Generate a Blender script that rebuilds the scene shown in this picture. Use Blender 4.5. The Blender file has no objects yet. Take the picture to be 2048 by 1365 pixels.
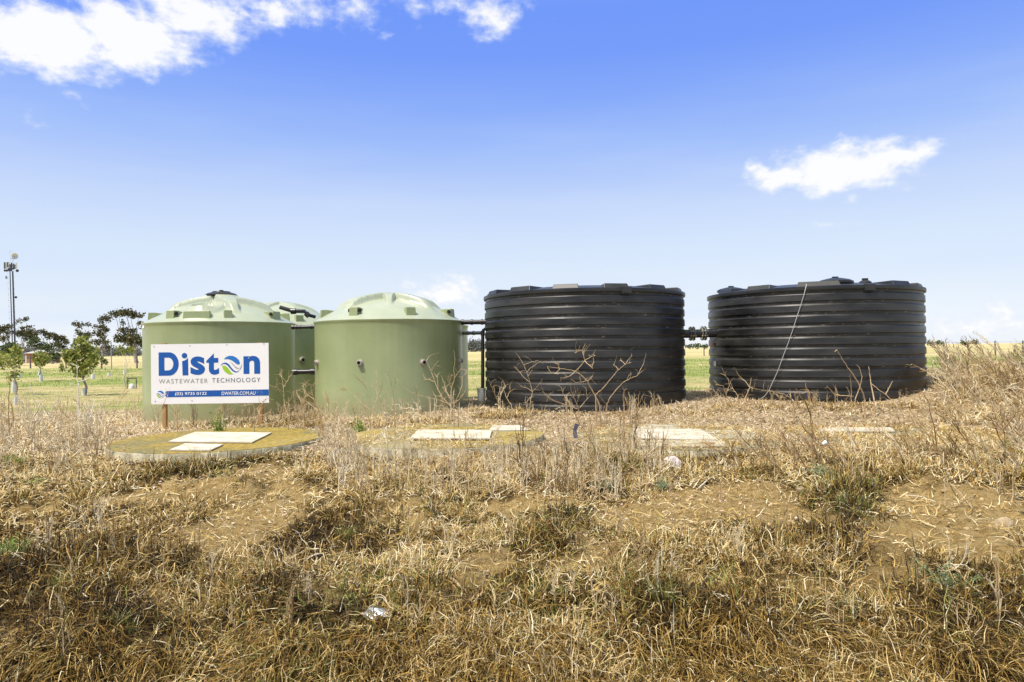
import bpy, math, random
import numpy as np
from mathutils import Vector, Matrix
random.seed(7); RNG = np.random.default_rng(11)
R = math.radians
sc = bpy.context.scene
COL = sc.collection
# ------------------------------------------------------------------ camera
F = 1365.0
cam_d = bpy.data.cameras.new('camera'); cam = bpy.data.objects.new('camera', cam_d); COL.objects.link(cam)
cam_d.sensor_width = 36; cam_d.lens = 36*F/2048; cam_d.clip_end = 20000; cam_d.clip_start = .05
CZ = 1.6
M3 = (Matrix.Rotation(R(90)+math.atan(17/F), 3, 'X') @ Matrix.Rotation(-R(.75), 3, 'Z'))
cam.matrix_world = Matrix.Translation((0, 0, CZ)) @ M3.to_4x4()
sc.camera = cam
MI = np.array(M3)                                  # camera -> world
def ray(px, py): return M3 @ Vector(((px-1024)/F, -(py-682.5)/F, -1))
def P(px, py, y):                                  # world point seen at a photo position, at depth y
    d = ray(px, py); return Vector((d.x*y/d.y, y, CZ+d.z*y/d.y))
def PZ(px, py, z):                                 # ... lying on the level z
    d = ray(px, py); t = (z-CZ)/d.z; return Vector((d.x*t, d.y*t, z))
def proj(x, y, z):
    c = np.stack([x, y, z-CZ], -1) @ MI
    w = np.maximum(-c[..., 2], 1e-3)
    return 1024+F*c[..., 0]/w, 682.5-F*c[..., 1]/w
# ------------------------------------------------------------------ noise
def _h(ix, iy, s):
    n = (ix*374761393 + iy*668265263 + s*974634777) & 0x7fffffff
    n = ((n ^ (n >> 13))*1274126177) & 0x7fffffff
    return ((n ^ (n >> 16)) & 0xffff)/65535.0
def vn(x, y, s=0):
    ix = np.floor(x).astype(np.int64); iy = np.floor(y).astype(np.int64)
    fx = x-ix; fy = y-iy; fx = fx*fx*(3-2*fx); fy = fy*fy*(3-2*fy)
    a = _h(ix, iy, s); b = _h(ix+1, iy, s); c = _h(ix, iy+1, s); d = _h(ix+1, iy+1, s)
    return (a*(1-fx)+b*fx)*(1-fy)+(c*(1-fx)+d*fx)*fy
def fbm(x, y, s=0, o=4):
    r = 0; a = .5; t = 0
    for k in range(o):
        r = r+a*vn(x*2**k+k*17.3, y*2**k+k*9.1, s+k); t += a; a *= .5
    return r/t
def sst(a, b, x):
    t = np.clip((x-a)/(b-a), 0, 1); return t*t*(3-2*t)
# ------------------------------------------------------------------ terrain
def terr0(x, y):
    x = np.asarray(x, float); y = np.asarray(y, float)
    s = np.interp(x, [-14, -8, 0, 7, 9.5, 11.5, 14, 20], [-.05, .0, .20, .40, .55, .85, 1.05, 1.1])
    z = s*sst(12.6, 15.3, y)*(1-sst(19.0, 23.5, y))
    z = z+.02*sst(10.6, 11.6, y)*(1-sst(19, 24, y))
    t = np.maximum(0, np.interp(x, [3, 8], [10.7, 10.1])-y)
    z = z-.08*sst(0, 1.2, t)-.042*t-.13*np.maximum(0, 5.6-y)*(y > 0)-.13*5.6*(y <= 0)*0
    z = np.maximum(z, -1.6)
    z = z+.10*sst(10.5, 8.5, y)*sst(3.5, 9, x)      # right side swells
    return z
def terr(x, y):
    x = np.asarray(x, float); y = np.asarray(y, float)
    d = np.sqrt(x*x+y*y)
    near = 1-sst(25, 60, d)
    n = (fbm(x*1.1, y*1.1, 3, 4)-.5)*.16*near*(1-.75*sst(9.6, 10.6, y)*(1-sst(20, 24, y)))
    fg = 1-sst(9.4, 10.6, y)
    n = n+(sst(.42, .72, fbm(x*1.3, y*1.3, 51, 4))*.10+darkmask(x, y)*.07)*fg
    n = n+((fbm(x*7, y*7, 5, 4)-.5)*.05+(.5-np.abs(fbm(x*17, y*17, 6, 3)-.5)*4)*.014)*(1-sst(9, 16, d))
    n = n+(fbm(x*.05, y*.05, 8, 3)-.5)*.5*sst(30, 90, d)*(1-sst(500, 900, d))
    return terr0(x, y)+n
def tz(x, y): return float(terr(x, y))
def GP(px, py):                                    # where that ray meets the ground
    d = ray(px, py); lo = .5
    t = np.geomspace(1.5, 400, 3000); zz = CZ+d.z*t/d.y-terr0(d.x*t/d.y, t)
    k = np.argmax(zz < 0); y = t[k] if zz[k] < 0 else 400
    x = d.x*y/d.y
    return Vector((x, y, tz(x, y)))
# zones, given where they lie (photo positions of world spots)
def ell(u, v, L):
    m = np.zeros_like(u)
    for (cx, cy, rx, ry, a) in L:
        c, s = math.cos(R(a)), math.sin(R(a)); dx = u-cx; dy = v-cy
        rx = rx*1.0; ry = ry*1.0
        q = np.sqrt(((dx*c+dy*s)/rx)**2+((-dx*s+dy*c)/ry)**2)
        m = np.maximum(m, 1-sst(.75, 1.15, q))
    return m
SOIL = [(400,990,215,26,-8),(470,1055,150,44,-22),(590,1020,70,45,-30),(400,1110,110,28,0),(620,1180,60,36,-10),(830,1055,45,48,0),
        (1080,1003,125,18,0),(1165,1115,50,40,0),(1280,1040,90,42,0),(1000,1150,70,28,0),(1450,1010,170,44,0),(1560,1040,110,36,10),
        (1900,1030,185,68,8),(1780,1090,80,36,0),(1950,1100,110,35,0),(120,1010,60,18,0),(760,1140,60,22,0),(330,1200,60,18,0),(700,965,50,16,0)]
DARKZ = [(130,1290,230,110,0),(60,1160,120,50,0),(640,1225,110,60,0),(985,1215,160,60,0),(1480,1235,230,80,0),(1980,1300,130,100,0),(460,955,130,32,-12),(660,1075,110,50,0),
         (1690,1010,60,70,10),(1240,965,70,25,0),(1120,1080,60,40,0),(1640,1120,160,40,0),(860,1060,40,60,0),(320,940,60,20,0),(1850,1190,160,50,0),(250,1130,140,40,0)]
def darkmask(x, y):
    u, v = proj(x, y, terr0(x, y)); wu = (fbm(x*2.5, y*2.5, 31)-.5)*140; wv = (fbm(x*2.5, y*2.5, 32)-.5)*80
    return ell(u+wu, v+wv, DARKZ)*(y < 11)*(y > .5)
def soilmask(x, y, z=None):
    z = terr0(x, y) if z is None else z
    u, v = proj(x, y, z)
    wu = (fbm(x*2.2, y*2.2, 21)-.5)*120; wv = (fbm(x*2.2, y*2.2, 22)-.5)*60
    m = ell(u+wu, v+wv, SOIL)
    sp = sst(.60, .68, fbm(x*1.9+7, y*1.9, 23))*.8*(y < 10.2)
    return np.maximum(m, sp)*(y < 11)*(y > .5)
# ------------------------------------------------------------------ materials
def mat(name, col, rough=.6, metal=0, noise=None, bump=0, bscale=40, spec=.5, trans=0, attr=None, extra=None):
    m = bpy.data.materials.new(name); m.use_nodes = True
    nt = m.node_tree; N = nt.nodes; L = nt.links; b = N['Principled BSDF']
    b.inputs['Roughness'].default_value = rough; b.inputs['Metallic'].default_value = metal
    b.inputs['Specular IOR Level'].default_value = spec
    b.inputs['Base Color'].default_value = (*col, 1)
    tc = N.new('ShaderNodeTexCoord')
    if noise:                                      # (scale, colour2, low, high[, stretch])
        nz = N.new('ShaderNodeTexNoise'); nz.inputs['Scale'].default_value = noise[0]; nz.inputs['Detail'].default_value = 6
        if len(noise) > 4:
            mp = N.new('ShaderNodeMapping'); mp.inputs['Scale'].default_value = noise[4]
            L.new(tc.outputs['Object'], mp.inputs[0]); L.new(mp.outputs[0], nz.inputs[0])
        else: L.new(tc.outputs['Object'], nz.inputs[0])
        r = N.new('ShaderNodeValToRGB'); r.color_ramp.elements[0].position = noise[2]; r.color_ramp.elements[1].position = noise[3]
        r.color_ramp.elements[0].color = (*col, 1); r.color_ramp.elements[1].color = (*noise[1], 1)
        L.new(nz.outputs[0], r.inputs[0]); L.new(r.outputs[0], b.inputs['Base Color'])
    if bump:
        n2 = N.new('ShaderNodeTexNoise'); n2.inputs['Scale'].default_value = bscale; n2.inputs['Detail'].default_value = 5
        L.new(tc.outputs['Object'], n2.inputs[0])
        bp = N.new('ShaderNodeBump'); bp.inputs['Strength'].default_value = bump; bp.inputs['Distance'].default_value = .02
        L.new(n2.outputs[0], bp.inputs['Height']); L.new(bp.outputs[0], b.inputs['Normal'])
    if extra: extra(nt, N, L, b, tc)
    return m
def ramp(N, stops, interp='LINEAR'):
    r = N.new('ShaderNodeValToRGB'); cr = r.color_ramp; cr.interpolation = interp
    while len(cr.elements) < len(stops): cr.elements.new(.5)
    for e, (p, c) in zip(cr.elements, stops): e.position = p; e.color = (*c, 1)
    return r
def blade_mat(name, stops, trans=.35, rough=.6):
    m = bpy.data.materials.new(name); m.use_nodes = True
    nt = m.node_tree; N = nt.nodes; L = nt.links; b = N['Principled BSDF']; out = N['Material Output']
    a = N.new('ShaderNodeAttribute'); a.attribute_name = 'tint'
    r = ramp(N, stops); L.new(a.outputs['Fac'], r.inputs[0]); L.new(r.outputs[0], b.inputs['Base Color'])
    b.inputs['Roughness'].default_value = rough; b.inputs['Specular IOR Level'].default_value = .3
    t = N.new('ShaderNodeBsdfTranslucent'); L.new(r.outputs[0], t.inputs[0])
    mx = N.new('ShaderNodeMixShader'); mx.inputs[0].default_value = trans
    L.new(b.outputs[0], mx.inputs[1]); L.new(t.outputs[0], mx.inputs[2]); L.new(mx.outputs[0], out.inputs[0])
    return m
# ------------------------------------------------------------------ mesh building
class MB:
    def __init__(s): s.v = []; s.f = []
    def add(s, vs, fs):
        o = len(s.v); s.v += [tuple(v) for v in vs]; s.f += [tuple(i+o for i in f) for f in fs]; return s
    def box(s, c, size, mtx=None):
        hx, hy, hz = size[0]/2, size[1]/2, size[2]/2
        vs = [Vector((x*hx, y*hy, z*hz)) for x in (-1, 1) for y in (-1, 1) for z in (-1, 1)]
        if mtx: vs = [mtx @ v for v in vs]
        vs = [v+Vector(c) for v in vs]
        return s.add(vs, [(0,1,3,2),(4,6,7,5),(0,4,5,1),(2,3,7,6),(0,2,6,4),(1,5,7,3)])
    def tube(s, pts, rad, n=8, cap=True):
        pts = [Vector(p) for p in pts]; rad = rad if hasattr(rad, '__len__') else [rad]*len(pts)
        vs = []; fs = []; up = None
        for i, p in enumerate(pts):
            d = (pts[min(i+1, len(pts)-1)]-pts[max(i-1, 0)]).normalized()
            if up is None: up = d.orthogonal().normalized()
            a = (up-d*up.dot(d)); a = a.normalized() if a.length > 1e-6 else d.orthogonal().normalized(); up = a; b = d.cross(a)
            for k in range(n):
                t = 2*math.pi*k/n; vs.append(p+(a*math.cos(t)+b*math.sin(t))*rad[i])
        for i in range(len(pts)-1):
            for k in range(n):
                fs.append((i*n+k, i*n+(k+1) % n, (i+1)*n+(k+1) % n, (i+1)*n+k))
        if cap: fs.append(tuple(range(n-1, -1, -1))); fs.append(tuple((len(pts)-1)*n+k for k in range(n)))
        return s.add(vs, fs)
    def lathe(s, prof, n=48, c=(0, 0, 0), capb=False, capt=False):
        vs = []; fs = []
        for r, z in prof:
            for k in range(n):
                t = 2*math.pi*k/n; vs.append((c[0]+r*math.cos(t), c[1]+r*math.sin(t), c[2]+z))
        m = len(prof)
        for i in range(m-1):
            for k in range(n): fs.append((i*n+k, i*n+(k+1) % n, (i+1)*n+(k+1) % n, (i+1)*n+k))
        if capb: fs.append(tuple(range(n-1, -1, -1)))
        if capt: fs.append(tuple((m-1)*n+k for k in range(n)))
        return s.add(vs, fs)
    def poly(s, pts, th, mtx=None):                # flat outline in x,z extruded towards -y
        n = len(pts); vs = [Vector((x, 0, z)) for x, z in pts]+[Vector((x, -th, z)) for x, z in pts]
        if mtx: vs = [mtx @ v for v in vs]
        return s.add(vs, [tuple(range(n)), tuple(range(2*n-1, n-1, -1))]+[(i, (i+1) % n, n+(i+1) % n, n+i) for i in range(n)])
    def build(s, name, m, parent=None, smooth=None, loc=None):
        me = bpy.data.meshes.new(name); me.from_pydata(s.v, [], s.f); me.materials.append(m); me.update()
        if smooth is not None:
            me.polygons.foreach_set('use_smooth', [True]*len(me.polygons))
            me.set_sharp_from_angle(angle=R(smooth))
        o = bpy.data.objects.new(name, me); COL.objects.link(o)
        if parent: o.parent = parent
        if loc: o.location = loc
        return o
def recentre(o, loc):                              # move a mesh object's origin to loc
    o.data.transform(Matrix.Translation(-Vector(loc))); o.location = loc
def tag(o, label=None, cat=None, group=None, kind=None):
    if label: o['label'] = label
    if cat: o['category'] = cat
    if group: o['group'] = group
    if kind: o['kind'] = kind
    return o
def empty(name, loc, rz=0):
    o = bpy.data.objects.new(name, None); COL.objects.link(o); o.location = loc; o.rotation_euler = (0, 0, rz); o.empty_display_size = .2
    return o
def npmesh(name, V, Q, m, tint=None, attrs=None, smooth=False):   # V (n,3), Q (k,4) or (k,3)
    me = bpy.data.meshes.new(name); k = Q.shape[1]
    me.vertices.add(len(V)); me.vertices.foreach_set('co', np.ascontiguousarray(V, np.float32).ravel())
    me.loops.add(Q.size); me.loops.foreach_set('vertex_index', np.ascontiguousarray(Q, np.int32).ravel())
    me.polygons.add(len(Q)); me.polygons.foreach_set('loop_start', np.arange(0, Q.size, k, dtype=np.int32))
    me.polygons.foreach_set('use_smooth', np.full(len(Q), smooth))
    attrs = dict(attrs or {})
    if tint is not None: attrs['tint'] = tint
    for an, av in attrs.items():
        a = me.attributes.new(an, 'FLOAT', 'POINT'); a.data.foreach_set('value', np.ascontiguousarray(av, np.float32))
    me.update(calc_edges=True); me.materials.append(m)
    o = bpy.data.objects.new(name, me); COL.objects.link(o); return o
def blades(B, az, ln, pitch, curl, wid, tint, seg=4, twist=None, kink=.0, flat=.5):
    """ribbon blades, all arrays of length n -> V, Q, tint"""
    n = len(B); p = B.copy(); a = az.copy(); ph = pitch.copy(); step = ln/seg
    tw = np.zeros(n) if twist is None else twist
    rows = []; roll = RNG.uniform(-1, 1, n)*flat
    for k in range(seg+1):
        w = wid*(1-(k/seg)**1.6*.85)*.5
        sx = -np.sin(a)*np.cos(roll); sy = np.cos(a)*np.cos(roll); sz = np.sin(roll)
        side = np.stack([sx, sy, sz], -1)*w[:, None]
        rows += [p-side, p+side]
        d = np.stack([np.cos(ph)*np.cos(a), np.cos(ph)*np.sin(a), np.sin(ph)], -1)
        p = p+d*step[:, None]; ph = ph-curl/seg+RNG.normal(0, 1, n)*kink; a = a+tw/seg+RNG.normal(0, 1, n)*kink
    V = np.stack(rows, 1).reshape(-1, 3); w_ = 2*(seg+1)
    base = np.arange(n)[:, None, None]*w_
    q = np.array([[2*k, 2*k+1, 2*k+3, 2*k+2] for k in range(seg)])[None]
    return V, (base+q).reshape(-1, 4), np.repeat(tint, w_)
def joinVQ(L):
    V = []; Q = []; T = []; o = 0
    for v, q, t in L: V.append(v); Q.append(q+o); T.append(t); o += len(v)
    return np.concatenate(V), np.concatenate(Q), np.concatenate(T)
SUN_E = 2.4; EXPO = 1.1
# ------------------------------------------------------------------ world and sun
SUN_AZ, SUN_EL = R(-130), R(61)
w = bpy.data.worlds.new('World'); sc.world = w; w.use_nodes = True
def build_world():
    nt = w.node_tree; N = nt.nodes; L = nt.links; N.clear()
    out = N.new('ShaderNodeOutputWorld'); bg = N.new('ShaderNodeBackground'); L.new(bg.outputs[0], out.inputs[0])
    def m(op, a, b=None, c=None):
        n = N.new('ShaderNodeMath'); n.operation = op
        for i, v in enumerate((a, b, c)):
            if v is None: continue
            if isinstance(v, (int, float)): n.inputs[i].default_value = v
            else: L.new(v, n.inputs[i])
        return n.outputs[0]
    tc = N.new('ShaderNodeTexCoord'); sep = N.new('ShaderNodeSeparateXYZ'); L.new(tc.outputs['Generated'], sep.inputs[0])
    X, Y, Z = sep.outputs
    el = m('MULTIPLY', m('ARCSINE', Z), 180/math.pi); az = m('MULTIPLY', m('ARCTAN2', X, Y), 180/math.pi)
    sky = N.new('ShaderNodeTexSky'); sky.sky_type = 'NISHITA'; sky.sun_disc = False
    sky.sun_elevation = SUN_EL; sky.sun_rotation = SUN_AZ; sky.air_density = 1.0; sky.dust_density = .6; sky.ozone_density = 1.5
    tint = ramp(N, SKY_TINT); L.new(m('DIVIDE', el, 60.0), tint.inputs[0])
    mul = N.new('ShaderNodeMix'); mul.data_type = 'RGBA'; mul.blend_type = 'MULTIPLY'; mul.inputs[0].default_value = 1
    L.new(sky.outputs[0], mul.inputs[6]); L.new(tint.outputs[0], mul.inputs[7])
    sc_ = N.new('ShaderNodeVectorMath'); sc_.operation = 'SCALE'; sc_.inputs['Scale'].default_value = SKY_GAIN; L.new(mul.outputs[2], sc_.inputs[0])
    low = ramp(N, SKY_LOW); L.new(m('DIVIDE', el, 60.0), low.inputs[0])
    ls = N.new('ShaderNodeVectorMath'); ls.operation = 'SCALE'; ls.inputs['Scale'].default_value = 1.07/(2**EXPO*SKY_STRENGTH); L.new(low.outputs[0], ls.inputs[0])
    bl_ = N.new('ShaderNodeMix'); bl_.data_type = 'RGBA'; mrr = N.new('ShaderNodeMapRange'); L.new(el, mrr.inputs[0])
    for k_, v_ in (('From Min', 28), ('From Max', 42), ('To Min', .8), ('To Max', 0)): mrr.inputs[k_].default_value = v_
    L.new(mrr.outputs[0], bl_.inputs[0]); L.new(sc_.outputs[0], bl_.inputs[6]); L.new(ls.outputs[0], bl_.inputs[7]); sky_out = bl_.outputs[2]
    # clouds
    cb = N.new('ShaderNodeCombineXYZ'); L.new(az, cb.inputs[0]); L.new(m('MULTIPLY', el, 1.5), cb.inputs[1])
    def noise(scale, det, ro=.6, off=0):
        n = N.new('ShaderNodeTexNoise'); n.inputs['Scale'].default_value = scale; n.inputs['Detail'].default_value = det
        n.inputs['Roughness'].default_value = ro
        if off:
            a = N.new('ShaderNodeVectorMath'); a.inputs[1].default_value = (off, off*.7, off*.3); L.new(cb.outputs[0], a.inputs[0]); L.new(a.outputs[0], n.inputs[0])
        else: L.new(cb.outputs[0], n.inputs[0])
        return m('SUBTRACT', n.outputs[0], .5)
    wx = noise(.35, 3, .5, 31); wy = noise(.35, 3, .5, 77)
    azw = m('ADD', az, m('MULTIPLY', wx, 5.0)); elw = m('ADD', el, m('MULTIPLY', wy, 3.0))
    tot = None
    for (px, py, rx, ry, s) in CLOUDS:
        d = ray(px, py).normalized(); a0 = math.degrees(math.atan2(d.x, d.y)); e0 = math.degrees(math.asin(d.z))
        k = 180/math.pi/F*math.cos(R(a0))*math.cos(R(e0))
        dx = m('MULTIPLY', m('SUBTRACT', azw, a0), 1/(rx*k)); dy = m('MULTIPLY', m('SUBTRACT', elw, e0), 1/(ry*k))
        q = m('SQRT', m('ADD', m('MULTIPLY', dx, dx), m('MULTIPLY', dy, dy)))
        v = m('MULTIPLY', m('SUBTRACT', 1.0, q), s)
        tot = v if tot is None else m('MAXIMUM', tot, v)
    f1 = noise(.55, 9, .62); f2 = noise(1.6, 8, .6, 13)
    dens = m('ADD', m('ADD', tot, m('MULTIPLY', f1, 1.25)), m('MULTIPLY', f2, .42))
    mr = N.new('ShaderNodeMapRange'); mr.interpolation_type = 'SMOOTHSTEP'; mr.inputs['From Min'].default_value = .04; mr.inputs['From Max'].default_value = 1.0
    L.new(dens, mr.inputs[0])
    # thin veil, denser toward the horizon
    st = N.new('ShaderNodeMapping'); st.inputs['Scale'].default_value = (.05, .22, 1); st.inputs['Rotation'].default_value = (0, 0, .25); L.new(cb.outputs[0], st.inputs[0])
    n3 = N.new('ShaderNodeTexNoise'); n3.inputs['Scale'].default_value = 1.0; n3.inputs['Detail'].default_value = 6; L.new(st.outputs[0], n3.inputs[0])
    veil = m('MULTIPLY', m('MULTIPLY', m('MAXIMUM', m('SUBTRACT', n3.outputs[0], .42), 0), 2.2), m('MAXIMUM', m('SUBTRACT', 1.0, m('MULTIPLY', m('ABSOLUTE', el), 1/22)), 0))
    fac = m('MINIMUM', m('MAXIMUM', m('MULTIPLY', mr.outputs[0], .97), veil), 1)
    mx = N.new('ShaderNodeMix'); mx.data_type = 'RGBA'; L.new(fac, mx.inputs[0]); L.new(sky_out, mx.inputs[6])
    cc = ramp(N, [(0, CLOUD_D), (1, CLOUD_L)]); L.new(m('ADD', m('MULTIPLY', f2, 1.0), m('MULTIPLY', dens, 1.1)), cc.inputs[0])
    cs = N.new('ShaderNodeVectorMath'); cs.operation = 'SCALE'; cs.inputs['Scale'].default_value = CLOUD_GAIN; L.new(cc.outputs[0], cs.inputs[0])
    L.new(cs.outputs[0], mx.inputs[7])
    L.new(mx.outputs[2], bg.inputs[0]); bg.inputs[1].default_value = SKY_STRENGTH
# position = elevation / 60 deg
SKY_STRENGTH = .15
SKY_GAIN = 2.6
SKY_TINT = [(0, (.11, .125, .175)), (.07, (.125, .112, .118)), (.14, (.167, .137, .12)), (.2, (.17, .142, .132)), (.27, (.128, .125, .145)), (.333, (.095, .108, .155)), (.44, (.058, .083, .163)), (.62, (.70, .54, .31)), (1, (.73, .56, .31))]  # top stops raise the unseen upper sky, added as fill light
SKY_LOW = [(0, (.95, .975, 1)), (.035, (.88, .935, 1)), (.07, (.80, .885, 1)), (.138, (.69, .815, 1)), (.205, (.555, .69, 1)), (.27, (.375, .545, 1)), (.333, (.26, .43, 1)), (.39, (.195, .36, 1)), (.44, (.185, .348, 1))]
CLOUD_D = (.66, .78, 1.0); CLOUD_L = (1, 1, 1); CLOUD_GAIN = 1.0/(2**EXPO*SKY_STRENGTH)
CLOUDS = [(90,80,200,95,1.7),(260,75,190,92,1.7),(400,30,150,68,1.5),(20,110,120,50,.9),(560,15,190,44,.95),(480,40,110,36,.8),(720,20,80,50,.85),(760,75,42,12,.5),(830,10,60,22,.6),
          (975,35,95,50,1.0),(900,15,80,34,.75),(1060,10,60,22,.35),(150,190,34,26,.42),(75,240,60,26,.38),
          (1700,335,185,66,1.7),(1560,350,95,46,1.4),(1800,315,90,48,1.5),(1665,285,45,16,.6),(1500,370,30,22,.5),(1580,420,40,18,.42),(1650,450,60,18,.36),(1715,410,18,22,.4),
          (880,585,115,44,1.4),(940,570,50,22,.7),(1960,645,170,50,.9),(2040,600,90,30,.5)]
exec(SKY_OVERRIDE) if 'SKY_OVERRIDE' in globals() else None
build_world()
sl = bpy.data.lights.new('sun', 'SUN'); sl.energy = SUN_E; sl.angle = R(3); sl.color = (1, .95, .87)
so = bpy.data.objects.new('sun', sl); COL.objects.link(so)
sd = Vector((math.sin(SUN_AZ)*math.cos(SUN_EL), math.cos(SUN_AZ)*math.cos(SUN_EL), math.sin(SUN_EL)))
so.rotation_euler = sd.to_track_quat('Z', 'Y').to_euler(); so.location = (0, 0, 30)
sc.view_settings.view_transform = 'Standard'; sc.view_settings.look = 'None'; sc.view_settings.exposure = EXPO; sc.view_settings.gamma = 1
sc.cycles.max_bounces = 6; sc.cycles.transparent_max_bounces = 8; sc.cycles.diffuse_bounces = 3
# ------------------------------------------------------------------ ground
def build_ground():
    az = np.concatenate([np.radians(np.arange(-180, -52, 2.0)), np.radians(np.linspace(-52, 52, 800)), np.radians(np.arange(54, 180.1, 2.0))])
    rr = np.concatenate([[.05, .5, 1, 1.6, 2.2], np.geomspace(2.6, 30, 560), np.geomspace(30.6, 300, 130)[0:], np.geomspace(330, 9000, 26)])
    A, Rr = np.meshgrid(az, rr)
    x = Rr*np.sin(A); y = Rr*np.cos(A); z = terr(x, y)
    nr, na = A.shape
    far = Rr > 2000; z[far] = 0
    V = np.stack([x, y, z], -1).reshape(-1, 3)
    i = np.arange((nr-1)*(na-1)); r = i//(na-1); c = i % (na-1); b = r*na+c
    Q = np.stack([b, b+na, b+na+1, b+1], -1)
    xf = x.ravel(); yf = y.ravel(); d = np.hypot(xf, yf)
    soil = soilmask(xf, yf)
    path = sst(11, 12, yf)*(1-sst(19, 22, yf))
    path = np.maximum(path, (1-sst(3.2, 6, np.abs(d-37+fbm(xf*.06, yf*.3, 41)*6)))*.75*(yf > 20))
    gn = fbm(xf*.09, yf*.22, 42, 4); gn2 = fbm(xf*.5, yf*.8, 44, 3)
    green = sst(20, 23.5, d)*(1-sst(85, 125, d))*sst(.34, .56, gn+(gn2-.5)*.5+.10*sst(26, 24, d)+.12*(np.abs(xf-4-yf*.2) < 9))
    green = np.maximum(green*(1-path*.8), .35*sst(.55, .7, fbm(xf*.01, yf*.03, 45))*sst(120, 150, d))
    field = sst(60, 110, d)
    m = mat('ground', (.3, .2, .1), rough=.95, spec=.1)
    nt = m.node_tree; N = nt.nodes; L = nt.links; b_ = N['Principled BSDF']
    geo = N.new('ShaderNodeNewGeometry')
    def att(n): a = N.new('ShaderNodeAttribute'); a.attribute_name = n; return a.outputs['Fac']
    def nz(s, det=8, mp=None, ro=.6):
        n = N.new('ShaderNodeTexNoise'); n.inputs['Scale'].default_value = s; n.inputs['Detail'].default_value = det; n.inputs['Roughness'].default_value = ro
        if mp:
            q = N.new('ShaderNodeMapping'); q.inputs['Scale'].default_value = mp; L.new(geo.outputs['Position'], q.inputs[0]); L.new(q.outputs[0], n.inputs[0])
        else: L.new(geo.outputs['Position'], n.inputs[0])
        return n.outputs[0]
    def mix(f, a, b):
        q = N.new('ShaderNodeMix'); q.data_type = 'RGBA'
        L.new(f, q.inputs[0]); L.new(a, q.inputs[6]); L.new(b, q.inputs[7]); return q.outputs[2]
    def rp(f, st): q = ramp(N, st); L.new(f, q.inputs[0]); return q.outputs[0]
    litter = rp(nz(16, 10), [(.3, (.035, .021, .008)), (.5, (.09, .06, .024)), (.7, (.22, .15, .075))])
    soilc = rp(nz(8, 12, None, .8), [(.32, (.18, .115, .04)), (.5, (.38, .265, .11)), (.68, (.53, .40, .20))])
    pathc = rp(nz(38, 12, (.6, 1.2, 1), .85), [(.3, (.26, .18, .085)), (.47, (.48, .36, .20)), (.62, (.64, .52, .34)), (.75, (.74, .64, .46))])
    greenc = rp(nz(1.2, 10, (.6, 1, 1), .7), [(.33, (.09, .14, .025)), (.5, (.23, .28, .07)), (.66, (.45, .41, .19))])
    fieldc = rp(nz(.12, 10, (.35, 1, 1), .7), [(.3, (.34, .30, .13)), (.5, (.50, .41, .21)), (.7, (.62, .52, .30))])
    c = mix(att('soil'), litter, soilc); c = mix(att('path'), c, pathc)
    yel = rp(nz(1.6, 12, (.4, 1, 1), .75), [(.35, (.24, .25, .09)), (.5, (.43, .36, .17)), (.65, (.62, .52, .30))])
    c = mix(att('mid'), c, yel); c = mix(att('field'), c, fieldc); c = mix(att('green'), c, greenc)
    L.new(c, b_.inputs['Base Color'])
    bp = N.new('ShaderNodeBump'); bp.inputs['Strength'].default_value = 1.0; bp.inputs['Distance'].default_value = .08
    L.new(nz(16, 12, None, .75), bp.inputs['Height']); L.new(bp.outputs[0], b_.inputs['Normal'])
    o = npmesh('ground', V, Q, m, attrs=dict(soil=soil, path=path*(1-green), mid=sst(19.5, 22.5, d), field=field, green=green), smooth=True)
    tag(o, kind='structure'); return o
build_ground()
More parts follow.
